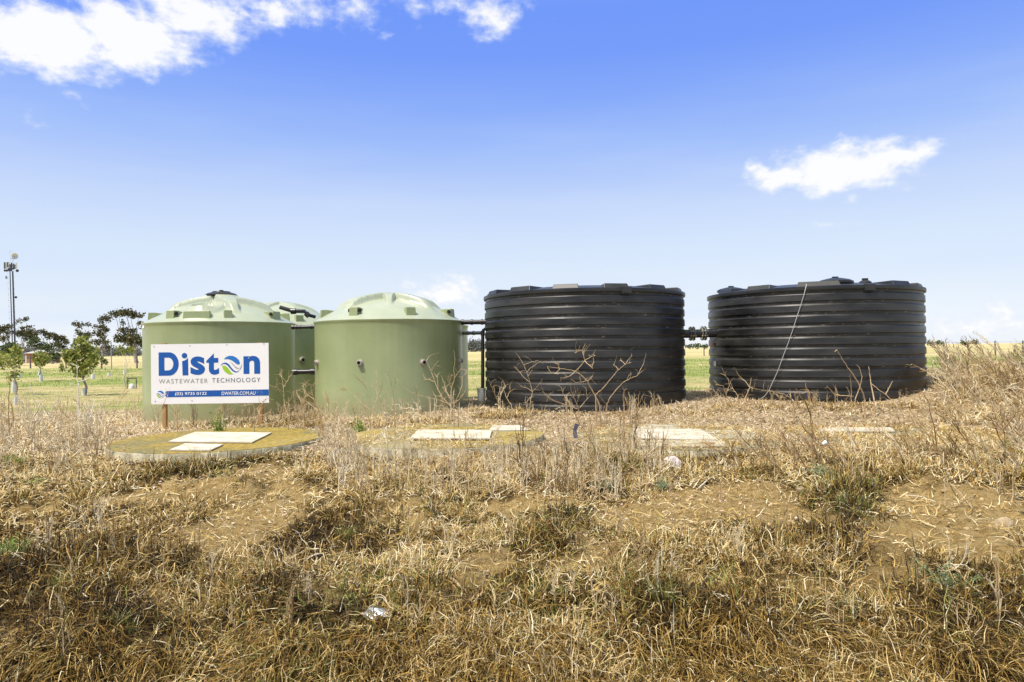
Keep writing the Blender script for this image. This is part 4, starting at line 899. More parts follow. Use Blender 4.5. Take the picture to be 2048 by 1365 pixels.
weed(*Z4, [[(890,1140),(860,1060),(830,1000),(820,930)],[(840,1120),(760,1010),(750,960)],[(900,1130),(960,1060),(950,960)],[(880,1140),(700,1080),(590,995)],[(700,1080),(640,1050),(620,1020)],[(880,1140),(885,1040),(855,955)]], 13.0, 'low spreading dead weed at the foot of the left black tank', r=.009, extra=4)
weed(*Z4, [[(340,1110),(300,1050),(275,980),(285,925)],[(300,1050),(330,990),(325,955)],[(240,1110),(200,1010),(165,930),(140,870)],[(275,980),(255,950)]], 13.4, 'dead weed before the left edge of the left black tank, beside the bucket', r=.011, extra=3)
mb = None
weed(*Z3, [[(1400,1190),(1345,1125),(1290,1060),(1255,1000),(1230,930),(1190,830),(1150,742)],[(1230,930),(1170,905),(1122,912)],[(1190,830),(1230,770),(1265,735)],[(1150,742),(1175,690)],[(1345,1125),(1270,1095),(1200,1078),(1130,1062),(1060,1045),(1000,1015),(945,978)],[(1060,1045),(1055,1000),(1030,960)],[(1290,1060),(1240,1060),(1215,1040)],[(1255,1000),(1250,900),(1248,860)]], 13.0, 'crooked dead weed before the right half of the second green tank', r=.014, extra=2)
weed(*Z3, [[(1440,1180),(1400,1130),(1365,1080),(1380,990),(1405,900),(1400,800),(1412,712)],[(1400,1130),(1440,1060),(1470,980),(1480,880),(1530,830)],[(1405,900),(1440,840),(1490,790)],[(1365,1080),(1330,1010),(1310,930)],[(1400,1130),(1450,1090),(1500,1020),(1525,930),(1500,860)],[(1380,990),(1350,930),(1345,890)]], 13.2, 'bushy dead weed at the right edge of the second green tank', r=.014, extra=5)
weed(*Z3, [[(690,1230),(660,1180),(690,1120),(705,1060),(690,980),(705,880),(680,830)],[(705,1060),(740,1010),(750,940)],[(690,1120),(620,1060),(600,970),(570,880)],[(600,970),(560,930),(510,890)]], 13.1, 'thin pale dead weed before the left half of the second green tank', r=.009, extra=5)
weed(*Z3, [[(860,1240),(850,1140),(850,1040),(830,940),(800,860),(838,820)],[(850,1040),(870,940),(862,880)],[(850,1140),(790,1080),(770,980)],[(850,1140),(800,1060),(720,1000),(640,960)]], 13.4, 'thin pale dead weed before the middle of the second green tank', r=.009, extra=5)
weed(*Z3, [[(640,1190),(560,1120),(500,1060),(430,1000),(350,990)],[(500,1060),(540,1030),(600,1050)],[(430,1000),(380,1010)]], 13.2, 'dead weed arching left before the second green tank', r=.009, extra=4)
weed(*Z3, [[(200,1300),(170,1200),(130,1090),(100,980),(150,920)],[(130,1090),(60,1040),(20,960)],[(170,1200),(215,1120),(225,1050)],[(170,1200),(90,1130),(40,1100),(-30,1060)]], 12.9, 'pale dead weed standing in the gap between the two front green tanks', r=.012, extra=4)
weed(*Z2, [[(1440,1240),(1410,1150),(1400,1070),(1395,980),(1385,890),(1380,812)],[(1400,1070),(1350,1000),(1320,960)],[(1395,980),(1440,910),(1448,880)],[(1385,890),(1360,860)],[(1410,1150),(1460,1090),(1490,1030),(1530,1000)]], 13.2, 'upright spiky dead weed just right of the white sign', r=.013, extra=5)
weed(*Z2, [[(1530,1230),(1560,1120),(1600,1060),(1660,1020),(1700,940)],[(1600,1060),(1580,1000),(1610,960)],[(1660,1020),(1640,960),(1560,930)],[(1560,1120),(1520,1040),(1515,1000)]], 13.3, 'dead weed with curling twigs before the half hidden green tank', r=.011, extra=5)
weed(*Z2, [[(1130,1290),(1100,1270),(1130,1190),(1120,1130),(1010,1150),(950,1130)],[(1110,1290),(1180,1240),(1260,1210),(1290,1180)],[(1130,1190),(1200,1130),(1250,1080)],[(1180,1240),(1160,1170)]], 12.9, 'pale dead weed lying before the right post of the sign', r=.012, extra=4)
weed(*Z2, [[(320,1290),(270,1270),(230,1290),(205,1180),(185,1130)],[(270,1270),(310,1190),(330,1160)],[(290,1150),(340,1060),(325,985)]], 12.9, 'few thin dead stalks before the left post of the sign', r=.008, extra=2)
weed(*Z2, [[(430,1290),(410,1220),(365,1150)],[(410,1220),(440,1180),(460,1150)],[(430,1290),(455,1240),(480,1210)]], 13.0, 'small dead stalks below the left half of the sign', r=.008, extra=2)
weed(*Z5, [[(1402,988),(1380,920),(1345,845),(1300,775),(1245,700),(1190,608)],[(1190,608),(1172,622)]], 13.6, 'long thick stalk leaning left before the middle of the right black tank', r=.02)
weed(*Z5, [[(1473,992),(1462,930),(1448,860),(1438,790),(1431,735)],[(1448,860),(1500,905),(1560,945),(1600,985)],[(1560,945),(1590,890),(1615,845)]], 13.6, 'straight stalk with a side arm before the right black tank', r=.018, extra=1)
weed(*Z5, [[(1300,985),(1298,880),(1292,790)]], 13.5, 'upright stalk left of the long leaning stalk before the right black tank', r=.014)
weed(*Z5, [[(1330,980),(1365,890),(1382,810),(1360,740),(1338,720)]], 13.5, 'bent stalk crossing the long leaning stalk before the right black tank', r=.012)
weed(*Z5, [[(1178,990),(1180,930),(1182,872)],[(1178,960),(1150,920),(1115,880)],[(1182,950),(1250,955),(1320,960)]], 13.5, 'short stout stalk with two arms before the right black tank', r=.015, extra=1)
weed(*Z5, [[(485,1010),(500,960),(530,890),(540,820)],[(530,890),(500,850),(478,830)],[(530,890),(575,905)]], 13.4, 'short forked dead weed left of the cable foot', r=.014, extra=3)
weed(*Z5, [[(390,1020),(350,950),(330,880),(270,870)],[(350,950),(372,880),(368,830),(340,800)],[(330,1020),(290,950),(250,910),(215,900)],[(420,1020),(440,960),(400,900),(330,930)],[(290,950),(260,960),(215,930)]], 13.3, 'tangled dead weed at the left foot of the right black tank', r=.012, extra=6)
weed(*Z5, [[(860,1010),(840,970),(780,940),(700,920),(620,915)],[(840,970),(835,940)],[(700,920),(740,960),(800,975)],[(980,985),(985,940),(972,915),(930,940)]], 13.3, 'flattened dead weed right of the cable foot', r=.012, extra=4)
Z7 = (1500, 780, 3.737)
weed(*Z7, [[(495,760),(487,660),(478,540),(462,440),(462,340),(455,200),(450,120),(440,60),(445,10)],[(455,200),(430,130),(405,90)]], 9.3, 'thick mossy brown weed stem standing alone on the bank', WD, r=.02, extra=3)
weed(*Z7, [[(330,405),(400,412),(470,410),(560,415),(660,420),(760,438),(880,458)],[(470,360),(420,310),(390,270)],[(470,360),(510,385),(530,400)]], 9.2, 'dark thorny twig lying across the mossy brown stem', WD, r=.009, extra=3, name='dead_twig')
weed(*Z7, [[(1935,720),(1930,600),(1905,430),(1895,300),(1870,140)],[(1895,300),(1960,220),(2020,130)],[(1905,430),(1850,330),(1800,200)],[(1930,600),(1880,500)]], 9.6, 'tall brown dead weed forking at the far right', WD, r=.014, extra=4)
weed(*Z7, [[(1420,600),(1400,480),(1385,330),(1340,100),(1290,20)],[(1390,560),(1380,440),(1360,300)],[(1385,330),(1420,230)]], 9.9, 'pair of upright brown stalks right of the mossy stem', WD, r=.013, extra=3)
weed(*Z7, [[(1190,580),(1175,450),(1160,320),(1145,190),(1110,130)],[(1160,320),(1190,260)]], 9.9, 'single thin brown stalk between the mossy stem and the stalk pair', WD, r=.010, extra=2)
weed(*Z7, [[(730,745),(742,650),(760,560)],[(742,650),(765,600)]], 8.8, 'short brown stalk low beside the green tuft', WD, r=.008, extra=1)
weed(*Z7, [[(150,620),(90,540),(30,450),(-40,380),(-100,310),(-180,250)],[(100,600),(95,500),(120,400),(90,300),(70,200)],[(135,650),(125,520),(135,420)],[(90,540),(110,470)]], 9.6, 'dark leaning brown weed in front of the third concrete lid', WD, r=.009, extra=5)
ZB = (1160, 780, 3.793)
weed(*ZB, [[(100,600),(60,500),(10,400),(-60,300),(-170,180)],[(200,780),(170,620),(90,400),(-30,200),(-120,60)],[(60,500),(120,330),(215,240)],[(330,700),(335,520),(340,350),(330,180),(330,60)]], 9.7, 'tall dark weeds leaning left before the left end of the third lid', WD, r=.009, extra=8)
weed(*ZB, [[(240,640),(280,540),(360,430),(380,300),(250,160),(110,20)],[(360,430),(440,320),(470,200)]], 10.0, 'thin dark branching weed crossing the third lid', WD, r=.007, extra=6)
ZA = (660, 800, 3.413)
weed(*ZA, [[(430,580),(415,480),(400,400),(392,300),(395,200),(390,90)],[(415,480),(370,390),(300,330)],[(400,400),(440,300),(450,220)],[(392,300),(360,230)]], 9.6, 'tall whitish dead weed at the left part of the thicket', WG, r=.012, extra=8)
weed(*ZA, [[(95,610),(75,520),(40,440),(20,380)],[(75,520),(110,430),(120,330)],[(120,600),(90,560)]], 9.2, 'whitish dead weed between the first two lids', WG, r=.011, extra=6)
weed(*ZA, [[(530,640),(515,480),(505,330),(510,180)],[(515,480),(540,420)]], 9.3, 'dark upright stalk beside the tall whitish weed', WD, r=.008, extra=3)
weed(*ZA, [[(920,640),(925,500),(940,370),(930,240)],[(925,500),(900,420)]], 9.2, 'dark upright stalk with one fork in the middle of the thicket', WD, r=.009, extra=4)
weed(*ZA, [[(1190,600),(1195,450),(1190,300)]], 9.2, 'plain dark upright stalk at the right of the forked one in the thicket', WD, r=.009, extra=2)
ZF = (600, 900, 2.731)
weed(*ZF, [[(320,700),(350,620),(395,540),(415,450),(400,390),(350,350)],[(395,540),(380,500)]], 6.9, 'long pale stalk arching left in the lower foreground', WG, r=.007, extra=1)
weed(*ZF, [[(1310,910),(1300,840),(1250,760),(1195,690),(1185,630)]], 6.2, 'thin pale stalk leaning left in the lower centre foreground', WT, r=.005)
weed(*ZF, [[(1400,890),(1395,810),(1340,720),(1260,640),(1150,575)]], 6.3, 'longer arching pale stalk right of the thin leaning one in the foreground', WT, r=.005)
ZL = (0, 740, 6.4)
weed(*ZL, [[(1005,760),(1008,600),(1010,420),(1000,270),(1010,200),(985,120),(990,0),(975,-60)],[(1000,160),(1060,140),(1150,105),(1200,75)],[(1010,200),(960,190),(900,170)],[(990,0),(1000,-50)]], 13.4, 'tall pale sapling stick before the round leafy tree', WG, r=.017, extra=1, name='dead_sapling')
weed(*ZL, [[(115,760),(108,560),(110,380),(125,240),(105,60),(98,-20)],[(118,760),(175,640),(165,540),(140,420),(110,380)]], 12.8, 'dark upright twin stemmed stick near the left edge of the photo', WD, r=.012, extra=2, name='dead_sapling')
weed(*ZL, [[(720,880),(690,700),(620,580),(560,470),(440,400),(410,270)],[(620,580),(680,470),(800,330)],[(690,700),(640,640)]], 12.6, 'pale forked dead weed left of the pale sapling stick', WG, r=.013, extra=3)
weed(*ZL, [[(1070,900),(1110,780),(1140,680),(1130,560),(1148,415)],[(1140,680),(1170,540),(1215,380)],[(1110,780),(1150,620)]], 12.6, 'stout bleached dead weed right of the pale sapling stick', WG, r=.02, extra=2)
weed(*ZL, [[(1380,740),(1440,600),(1500,480),(1550,380),(1610,220)],[(1500,480),(1530,360),(1540,340)],[(1550,380),(1640,260)],[(1440,600),(1420,520),(1350,260)]], 12.8, 'brown dead weed leaning right, left of the first green tank', WT, r=.012, extra=3)
weed(*ZL, [[(1590,840),(1620,740),(1700,650),(1680,590),(1640,545),(1570,535)],[(1700,650),(1760,590),(1810,545)],[(1700,650),(1800,690),(1900,695)]], 12.7, 'curling pale dead weed beside the left edge of the first green tank', WG, r=.011, extra=2)
# ------------------------------------------------------------------ green plants
GLEAF = blade_mat('green_leaf', [(0, (.09, .16, .02)), (.5, (.20, .30, .05)), (1, (.36, .42, .10))], .35)
def leaves(C_, size, n_per, spread, rn=RNG, asp=.5):
    n = len(C_)*n_per; c = np.repeat(C_, n_per, 0)+rn.normal(0, 1, (n, 3))*spread
    d = rn.normal(0, 1, (n, 3)); d /= np.linalg.norm(d, axis=1)[:, None]; e = rn.normal(0, 1, (n, 3)); e -= (e*d).sum(1)[:, None]*d; e /= np.linalg.norm(e, axis=1)[:, None]
    s = size*rn.uniform(.6, 1.3, n)[:, None]
    V = np.stack([c, c+d*s*.5-e*s*asp*.5, c+d*s, c+d*s*.5+e*s*asp*.5], 1).reshape(-1, 3)
    return V, np.arange(n*4).reshape(-1, 4), np.repeat(rn.random(n), 4)
def plant(px, py, h, wd, label, y=None, n=60, leafs=.035, m=GLEAF, name='green_plant', per=14):
    g = GP(px, py) if y is None else Vector((P(px, py, y).x, y, 0)); g.z = tz(g.x, g.y)
    root = empty(name, g); tag(root, label, 'plant'); rn = random.Random(int(px)); mb = MB(); tips = []
    for k in range(n):
        a = rn.uniform(0, 6.3); ph = rn.uniform(.5, 1.5); L0 = h*rn.uniform(.35, 1.05); q = Vector((rn.gauss(0, .02), rn.gauss(0, .02), -.01)); pts = [q]
        for i in range(4):
            q = q+Vector((math.cos(ph)*math.cos(a)*wd/h, math.cos(ph)*math.sin(a)*wd/h, math.sin(ph)))*L0/4; ph += rn.gauss(0, .2); a += rn.gauss(0, .3); pts.append(q); tips.append(q)
        mb.tube(pts, [.004, .0035, .003, .0025, .0015], 4)
    mb.build('stem', m if False else mat('green_stem', (.20, .26, .07), .6), root)
    V, Q, T = leaves(np.array(tips), leafs, per, leafs*.9); o = npmesh('foliage', V, Q, m, tint=T); o.parent = root
plant(437, 845, .50, .30, 'bright green leafy weed below the sign', y=13.2, n=16, leafs=.04, per=9)
plant(716, 842, .28, .26, 'small bright green weed at the left foot of the second green tank', y=13.2, n=12, leafs=.05, per=8)
EVG = blade_mat('dark_green_leaf', [(0, (.05, .09, .015)), (.6, (.12, .18, .03)), (1, (.22, .27, .07))], .25)
SILV = blade_mat('silver_leaf', [(0, (.16, .21, .11)), (.5, (.28, .34, .20)), (1, (.42, .46, .32))], .3)
plant(1212, 985, .12, .30, 'low grey green herb right of the dense weeds', n=30, leafs=.018, m=SILV, per=12)
plant(1325, 990, .16, .14, 'narrow grey green herb before the white plastic', n=18, leafs=.018, m=SILV, per=10)
plant(1640, 955, .14, .26, 'grey green herb at the foot of the mossy stem', n=22, leafs=.018, m=SILV, per=10)
plant(20, 1120, .18, .45, 'dark green creeping plant at the left edge', n=40, leafs=.02, per=12)
plant(30, 925, .14, .4, 'low green creeper in the dry grass left of the lichened lid', n=24, leafs=.022, per=9)
plant(2046, 770, .75, .6, 'green shrub behind the dead stalks at the right edge', y=16.5, n=26, leafs=.05, per=7, m=EVG)
plant(1890, 1200, .2, .5, 'low green creeper in the lower right foreground', n=34, leafs=.018, m=SILV, per=12)
plant(70, 970, .12, .35, 'sparse green weed in the left foreground', n=14, leafs=.02, per=7)
def gtuft(px, py, n, ln, label):
    x = np.array([GP(px+RNG.normal(0, 9), py+RNG.normal(0, 4)) for _ in range(n)])
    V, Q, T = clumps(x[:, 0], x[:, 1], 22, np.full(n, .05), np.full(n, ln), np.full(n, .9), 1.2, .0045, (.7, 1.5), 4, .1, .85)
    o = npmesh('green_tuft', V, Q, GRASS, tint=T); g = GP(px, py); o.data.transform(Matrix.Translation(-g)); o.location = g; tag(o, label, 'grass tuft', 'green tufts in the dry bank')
gtuft(1695, 1035, 7, .14, 'bright green grass tuft on the bare soil at the right')
gtuft(1665, 975, 6, .16, 'green grass tuft just right of the mossy stem')
gtuft(1710, 1000, 5, .12, 'olive grass tuft above the bright green one')
gtuft(1740, 985, 5, .12, 'olive grass tuft right of the mossy stem on the ridge')
gtuft(1440, 1160, 6, .13, 'green grass tuft at the right of the lower foreground')
gtuft(1330, 1250, 7, .16, 'green grass tuft near the bottom, right of the centre')
gtuft(690, 1085, 6, .16, 'green grass tuft left of the centre stalks')
gtuft(240, 1290, 6, .15, 'green grass tuft near the bottom left')
gtuft(120, 1215, 6, .15, 'green grass tuft low at the left')
gtuft(1700, 1240, 8, .13, 'green grass tuft near the bottom right')
# ------------------------------------------------------------------ things lying on the bank
def lump(name, p, size, m, label, cat, seed=0, n=3, rough=.25, flat=1):
    import bmesh
    bm = bmesh.new(); bmesh.ops.create_icosphere(bm, subdivisions=n, radius=1)
    for v in bm.verts:
        a = v.co.copy(); k = 1+rough*(float(fbm(np.array([a.x*1.7+a.z*1.3+seed]), np.array([a.y*1.7-a.z+seed]), seed, 4)[0])-.5)*2
        v.co = Vector((a.x*size[0], a.y*size[1], a.z*size[2]))*k
    me = bpy.data.meshes.new(name); bm.to_mesh(me); bm.free(); me.materials.append(m)
    for f in me.polygons: f.use_smooth = True
    o = bpy.data.objects.new(name, me); COL.objects.link(o); o.location = p; tag(o, label, cat); return o
ROCK = mat('rock', (.30, .22, .13), .9, noise=(12, (.45, .35, .22), .3, .7), bump=.6, bscale=30)
g = GP(2007, 1070); lump('rock', g+Vector((0, 0, .03)), (.085, .07, .075), ROCK, 'rounded brown rock on the bare soil at the right edge', 'rock', 3)
g = GP(1600, 985); lump('rock', g+Vector((0, 0, .02)), (.055, .05, .045), ROCK, 'small round stone below the dark weeds', 'rock', 4)
PLAS = mat('white_plastic', (.62, .53, .50), .35)
g = GP(1347, 938); o = lump('plastic_bag', g+Vector((0, 0, .09)), (.12, .07, .08), PLAS, 'crumpled pinkish white plastic bag caught in the dry grass', 'plastic bag', 9, 4, .5); o.rotation_euler = (0, .5, 0)
FOIL = mat('foil', (.72, .72, .74), .3, .8)
g = GP(757, 1250); o = lump('foil_wrapper', g+Vector((0, 0, .02)), (.075, .06, .025), FOIL, 'crumpled silvery wrapper in the lower left foreground', 'wrapper', 13, 5, 1.0)
q = mat('white_fluff', (.8, .78, .72), .8)
p = P(1649, 888, 9.2); lump('plastic_scrap', p, (.03, .022, .035), q, 'white scrap snagged on the thorny twig', 'scrap', 17, 3, .9)
def stick(px0, py0, px1, py1, r, m, label, name='stick', lift=.03):
    a = GP(px0, py0); b = GP(px1, py1); a.z += lift; b.z += lift; mid = a.lerp(b, .5)+Vector((0, 0, .02)); rn = random.Random(int(px0))
    pts = [a, a.lerp(mid, .5)+Vector((rn.gauss(0, .01), rn.gauss(0, .01), 0)), mid, mid.lerp(b, .5)+Vector((rn.gauss(0, .01), rn.gauss(0, .01), 0)), b]
    o = MB().tube(pts, [r, r*1.02, r*.95, r*.9, r*.8], 9).build(name, m, None, 50); recentre(o, a); tag(o, label, 'stick', 'sticks lying on the bank'); return o
stick(890, 1172, 920, 1215, .014, WT, 'thick pale broken stick in the middle of the foreground')
stick(1398, 982, 1466, 930, .009, WG, 'bleached stick lying on bare soil right of the plastic bag')
stick(812, 1108, 842, 1122, .009, WT, 'short pale stick on the bare patch left of the centre')
stick(610, 1130, 655, 1125, .007, WG, 'thin pale stick at the left bare slope')
stick(1815, 1000, 1872, 1018, .006, WG, 'grey thin stick on the bare soil at the right')
stick(1905, 728, 1930, 764, .05, WG, 'pale fallen branch behind the straw at the right', lift=.1)
stick(1900, 990, 1945, 1045, .006, WT, 'pale stick leaning toward the rounded rock')
p = P(1151, 862, 11.2); o = MB().add([(-.03, 0, -.12), (.045, 0, -.12), (.02, .02, .0), (.06, .01, .10), (.0, .01, .12), (-.045, .02, .0)], [(0, 1, 2, 5), (5, 2, 3, 4)]).build('dark_scrap', mat('grey_rubber', (.09, .09, .12), .6)); o.location = p
sm = o.modifiers.new('s', 'SOLIDIFY'); sm.thickness = .02; tag(o, 'small dark grey scrap standing between the second and third lids', 'scrap')
# ------------------------------------------------------------------ trees
BARK = mat('bark', (.22, .18, .14), .9, noise=(3, (.38, .33, .28), .35, .7)); PBARK = mat('pale_bark', (.50, .46, .38), .9)
EUC = blade_mat('gum_leaf', [(0, (.035, .045, .018)), (.45, (.075, .085, .032)), (.8, (.125, .12, .045)), (1, (.20, .13, .055))], .1)
EUC2 = blade_mat('dark_leaf', [(0, (.03, .05, .018)), (.6, (.07, .10, .03)), (1, (.14, .17, .05))], .15)
SAP = blade_mat('sapling_leaf', [(0, (.09, .12, .02)), (.5, (.23, .26, .05)), (.85, (.40, .41, .11)), (1, (.50, .44, .18))], .35)
def limb(mb, a, b, r0, r1, rn, bow=.12):
    l = (b-a).length; pts = [a]
    for i in range(1, 6):
        t = i/6; pts.append(a.lerp(b, t)+Vector((rn.gauss(0, .03)*l, rn.gauss(0, .03)*l, -bow*l*math.sin(math.pi*t)*rn.uniform(.3, 1))))
    pts.append(b); mb.tube(pts, list(np.linspace(r0, r1, 7)), 6)
def tree(px, base_py, y, blobs, label, r=.3, leaf=.34, m=EUC, bark=BARK, dens=1.0, name='gum_tree', fork=.35, cat='tree', extra=(), group=None):
    """blobs: (px, py, half width px, half height px) of the leaf clumps"""
    b = P(px, base_py, y); b.z = min(b.z, tz(b.x, b.y)); k = y/F; rn = random.Random(int(px*3+y))
    root = empty(name, b); tag(root, label, cat, group)
    gk = 1.22 if name == 'gum_tree' else 1
    cs = [(P(u, v, y+rn.uniform(-1, 1)*hw*k*1.2)-b, hw*k*gk, hh*k*gk) for (u, v, hw, hh) in blobs]
    top = sum((c for c, _, _ in cs), Vector())/len(cs)
    f = Vector((top.x*.35, 0, top.z*fork)); mb = MB()
    mb.tube([Vector((0, 0, -.3)), f*.5+Vector((rn.gauss(0, .1), 0, 0)), f], [r*1.2, r, r*.85], 8)
    for c, hw, hh in cs:
        low = f if c.z > f.z else Vector((0, 0, max(c.z*.5, .2)))
        limb(mb, low, c-Vector((0, 0, hh*.3)), r*.30, r*.09, rn, .06)
        for _ in range(2): limb(mb, c-Vector((0, 0, hh*.6)), c+Vector((rn.uniform(-.8, .8)*hw, rn.uniform(-.8, .8)*hw, rn.uniform(0, .5)*hh)), r*.16, r*.04, rn, .0)
    mb.build('trunk', bark, root, 60)
    VV = []
    for c, hw, hh in cs:
        n = max(14, int(dens*hw*hh/(leaf*leaf)*40)); nn = max(6, int(n/9))
        d = RNG.normal(0, 1, (nn, 3)); d /= np.linalg.norm(d, axis=1)[:, None]; d *= RNG.uniform(.35, 1, nn)[:, None]**.5
        cc = np.array(c)+d*[hw, hw*.9, hh]; VV.append(leaves(cc, leaf*1.15, 9, leaf*.6, asp=.75))
    V, Q, T = joinVQ(VV); o = npmesh('crown', V, Q, m, tint=T); o.parent = root; return root
# A = zoom (0,600) x9.75 ; B = zoom (140,600) x9.75
A = lambda x, y, w_, h_: (x/9.75, 600+y/9.75, w_/9.75, h_/9.75); B_ = lambda x, y, w_, h_: (140+x/9.75, 600+y/9.75, w_/9.75, h_/9.75)
gg = 'gum trees beyond the field'
tree(20, 728, 150, [A(-40,600,60,50), A(50,590,70,45), A(120,550,60,40), A(205,515,50,35), A(180,640,50,30), A(90,730,60,40), A(30,760,30,25)], 'gum tree at the left edge, its clumps crossed by the mast', group=gg)
tree(46, 728, 155, [A(345,420,50,18), A(450,380,45,20), A(510,395,30,15), A(555,520,60,20), A(440,560,12,10)], 'tall bare-limbed gum tree with few tufts right of the mast', r=.2, group=gg)
tree(52, 727, 152, [A(380,660,70,55), A(480,660,90,50), A(540,720,50,60), A(620,620,60,35), A(670,690,60,45), A(600,590,40,15)], 'broad brownish gum tree behind the brick hut', group=gg)
tree(98, 727, 158, [A(790,640,60,35), A(860,640,40,30), A(960,690,70,50), A(1040,720,70,50), A(1130,730,70,35), A(1210,750,50,30), A(1130,850,80,40), A(1270,820,60,35), A(1200,900,60,25)], 'wide umbrella gum tree right of the brick hut', group=gg)
tree(78, 726, 148, [A(720,770,60,40), A(640,800,60,50), A(680,880,70,50), A(820,890,80,60), A(900,940,90,60), A(1000,900,60,50), A(600,870,50,40)], 'dark dense tree just behind the roof of the brick hut', m=EUC2, name='tree', fork=.2)
tree(14, 728, 120, [A(130,950,100,70), A(220,900,80,60), A(330,920,90,70), A(300,1000,90,80), A(60,960,60,50), A(180,1030,90,60)], 'rounded dark bush tree under the left gum tree', m=EUC2, leaf=.3, name='tree', fork=.15)
tree(103, 727, 140, [A(1040,1090,80,80), A(1120,1120,50,60), A(1000,1050,50,50)], 'dark green shrub at the right corner of the brick hut', m=EUC2, leaf=.3, name='tree', fork=.1)
tree(2, 735, 95, [A(30,1080,70,70), A(60,1140,80,60), A(-20,1160,60,60), A(-30,1040,60,50)], 'lighter green bush at the left edge before the dark bush tree', m=SAP, leaf=.22, name='bush', fork=.1, cat='bush')
tree(205, 727, 150, [B_(620,400,55,45), B_(730,350,75,50), B_(620,520,45,40), B_(560,650,80,55), B_(660,590,60,35), B_(730,590,50,25), B_(640,740,40,22), B_(470,820,40,35), B_(540,800,20,20), B_(620,830,50,35), B_(710,825,45,25), B_(720,930,75,40)], 'gum tree with stepped clumps left of the big umbrella gum', r=.22, group=gg)
tree(274, 727, 135, [B_(870,290,65,45), B_(960,265,60,45), B_(1060,250,80,45), B_(1150,240,70,50), B_(1200,290,60,40), B_(1330,290,110,30), B_(1040,455,30,25), B_(1000,600,50,35), B_(1100,605,90,35), B_(1230,590,50,22), B_(1350,460,25,20), B_(970,750,90,55), B_(1100,730,90,60), B_(1230,740,100,70), B_(1150,830,90,50), B_(1330,800,70,60), B_(1400,870,50,60), B_(1480,600,60,50)], 'big umbrella gum tree beside the first green tank', r=.34, group=gg)
tree(183, 727, 160, [B_(130,480,55,28), B_(190,510,30,25), B_(250,480,25,15), B_(350,485,35,15), B_(490,525,25,15), B_(145,600,15,12), B_(190,645,45,25), B_(240,690,60,30), B_(350,680,60,40), B_(160,780,60,35), B_(280,730,60,35)], 'sparse reddish gum tree above the round leafy tree', r=.18, group=gg)
# young trees in the field, each in its guard
GUARD = mat('tree_guard', (.62, .62, .60), .6); STK = mat('stake', (.12, .10, .08), .8)
def young(px, py, y, blobs, label, leaf=.09, m=SAP, dens=.8, guard=(.26, .55), r=.035, bark=BARK):
    t = tree(px, py, y, blobs, label, r=r, leaf=leaf, m=m, bark=bark, dens=dens, name='young_tree', fork=.45, group='young trees planted in the field')
    if guard: 
        g = MB().lathe([(guard[0]/2, 0), (guard[0]/2*.95, guard[1]), (guard[0]/2*.9, guard[1]), (guard[0]/2*.95, .02)], 10).build('tree_guard', GUARD, t, 30)
    return t
GRN = lambda x, y, w_, h_: (x/3.79, 480+y/3.79, w_/3.79, h_/3.79)
young(168, 786, 27, [GRN(620,800,70,50), GRN(560,850,75,55), GRN(680,850,70,55), GRN(520,890,45,45), GRN(720,890,45,35), GRN(600,900,80,50), GRN(640,960,60,40), GRN(570,950,45,35), GRN(600,1010,50,30), GRN(690,940,40,35), GRN(630,765,40,30)], 'round leafy young tree, largest in the field', leaf=.10, dens=.75, guard=(.16, .30), r=.045)
young(82, 760, 42, [GRN(290,890,40,40), GRN(330,910,40,40), GRN(300,930,35,25), GRN(320,865,30,25)], 'small bushy young tree before the brick hut', leaf=.14, guard=(.2, .4))
young(31, 785, 28, [GRN(120,900,45,40), GRN(100,950,50,45), GRN(110,860,35,35), GRN(60,930,35,35), GRN(100,1020,30,40), GRN(135,840,20,25)], 'wispy yellow green young tree at the left, below the mast', leaf=.11, dens=.4, guard=None)
young(28, 776, 32, [GRN(30,900,35,40), GRN(15,950,30,40)], 'thin young tree cut by the left edge', leaf=.12, dens=.4, guard=(.2, .4))
young(254, 768, 34, [GRN(960,845,60,12), GRN(930,825,30,14), GRN(990,835,30,12)], 'young tree with a flat thin crown beside the first green tank', leaf=.11, dens=.9, guard=None, bark=PBARK)
tree(122, 740, 62, [GRN(468,975,14,26), GRN(468,955,8,14)], 'tiny rust tinged bush in the straw field', leaf=.1, name='bush', r=.03, m=SAP, cat='bush')
tree(209, 730, 70, [GRN(795,930,14,18), GRN(800,915,12,10)], 'tiny dark bush near the fence in the straw field', leaf=.12, name='bush', r=.03, m=EUC2, cat='bush')
tree(187, 745, 60, [GRN(700,905,30,25), GRN(720,930,16,20)], 'small dark tree behind the round leafy tree', leaf=.14, name='young_tree', r=.06, m=EUC2, group='young trees planted in the field')
def guard(px, py, y, w_, h_, label):
    p = P(px, py, y); p.z = tz(p.x, p.y)
    w_ *= .8; h_ *= .75; mb = MB(); mb.lathe([(w_/2, 0), (w_/2*.97, h_*.5), (w_/2*.9, h_), (w_/2*.85, h_), (w_/2*.9, .02)], 10)
    o = mb.build('tree_guard', GUARD, None, 30); o.location = p; tag(o, label, 'tree guard', 'white guards of planted seedlings')
for px, py, y, w_, h_, l in [(186, 755, 45, .3, .4, 'white seedling guard right behind the round leafy tree'), (80, 752, 52, .3, .5, 'white seedling guard far left of the round tree, behind the small bushy tree'),
    (27, 776, 30, .2, .35, 'white seedling guard between two dark sticks at the left'), (31, 808, 22.8, .13, .35, 'white seedling guard nearest the dead weeds at the left edge'), (218, 750, 50, .25, .35, 'small white seedling guard in the middle of the green strip'),
    (249, 744, 55, .28, .4, 'small white seedling guard behind the staked frame'), (39, 755, 50, .3, .3, 'small white seedling guard close to the left sticks')]: guard(px, py, y, w_, h_, l)
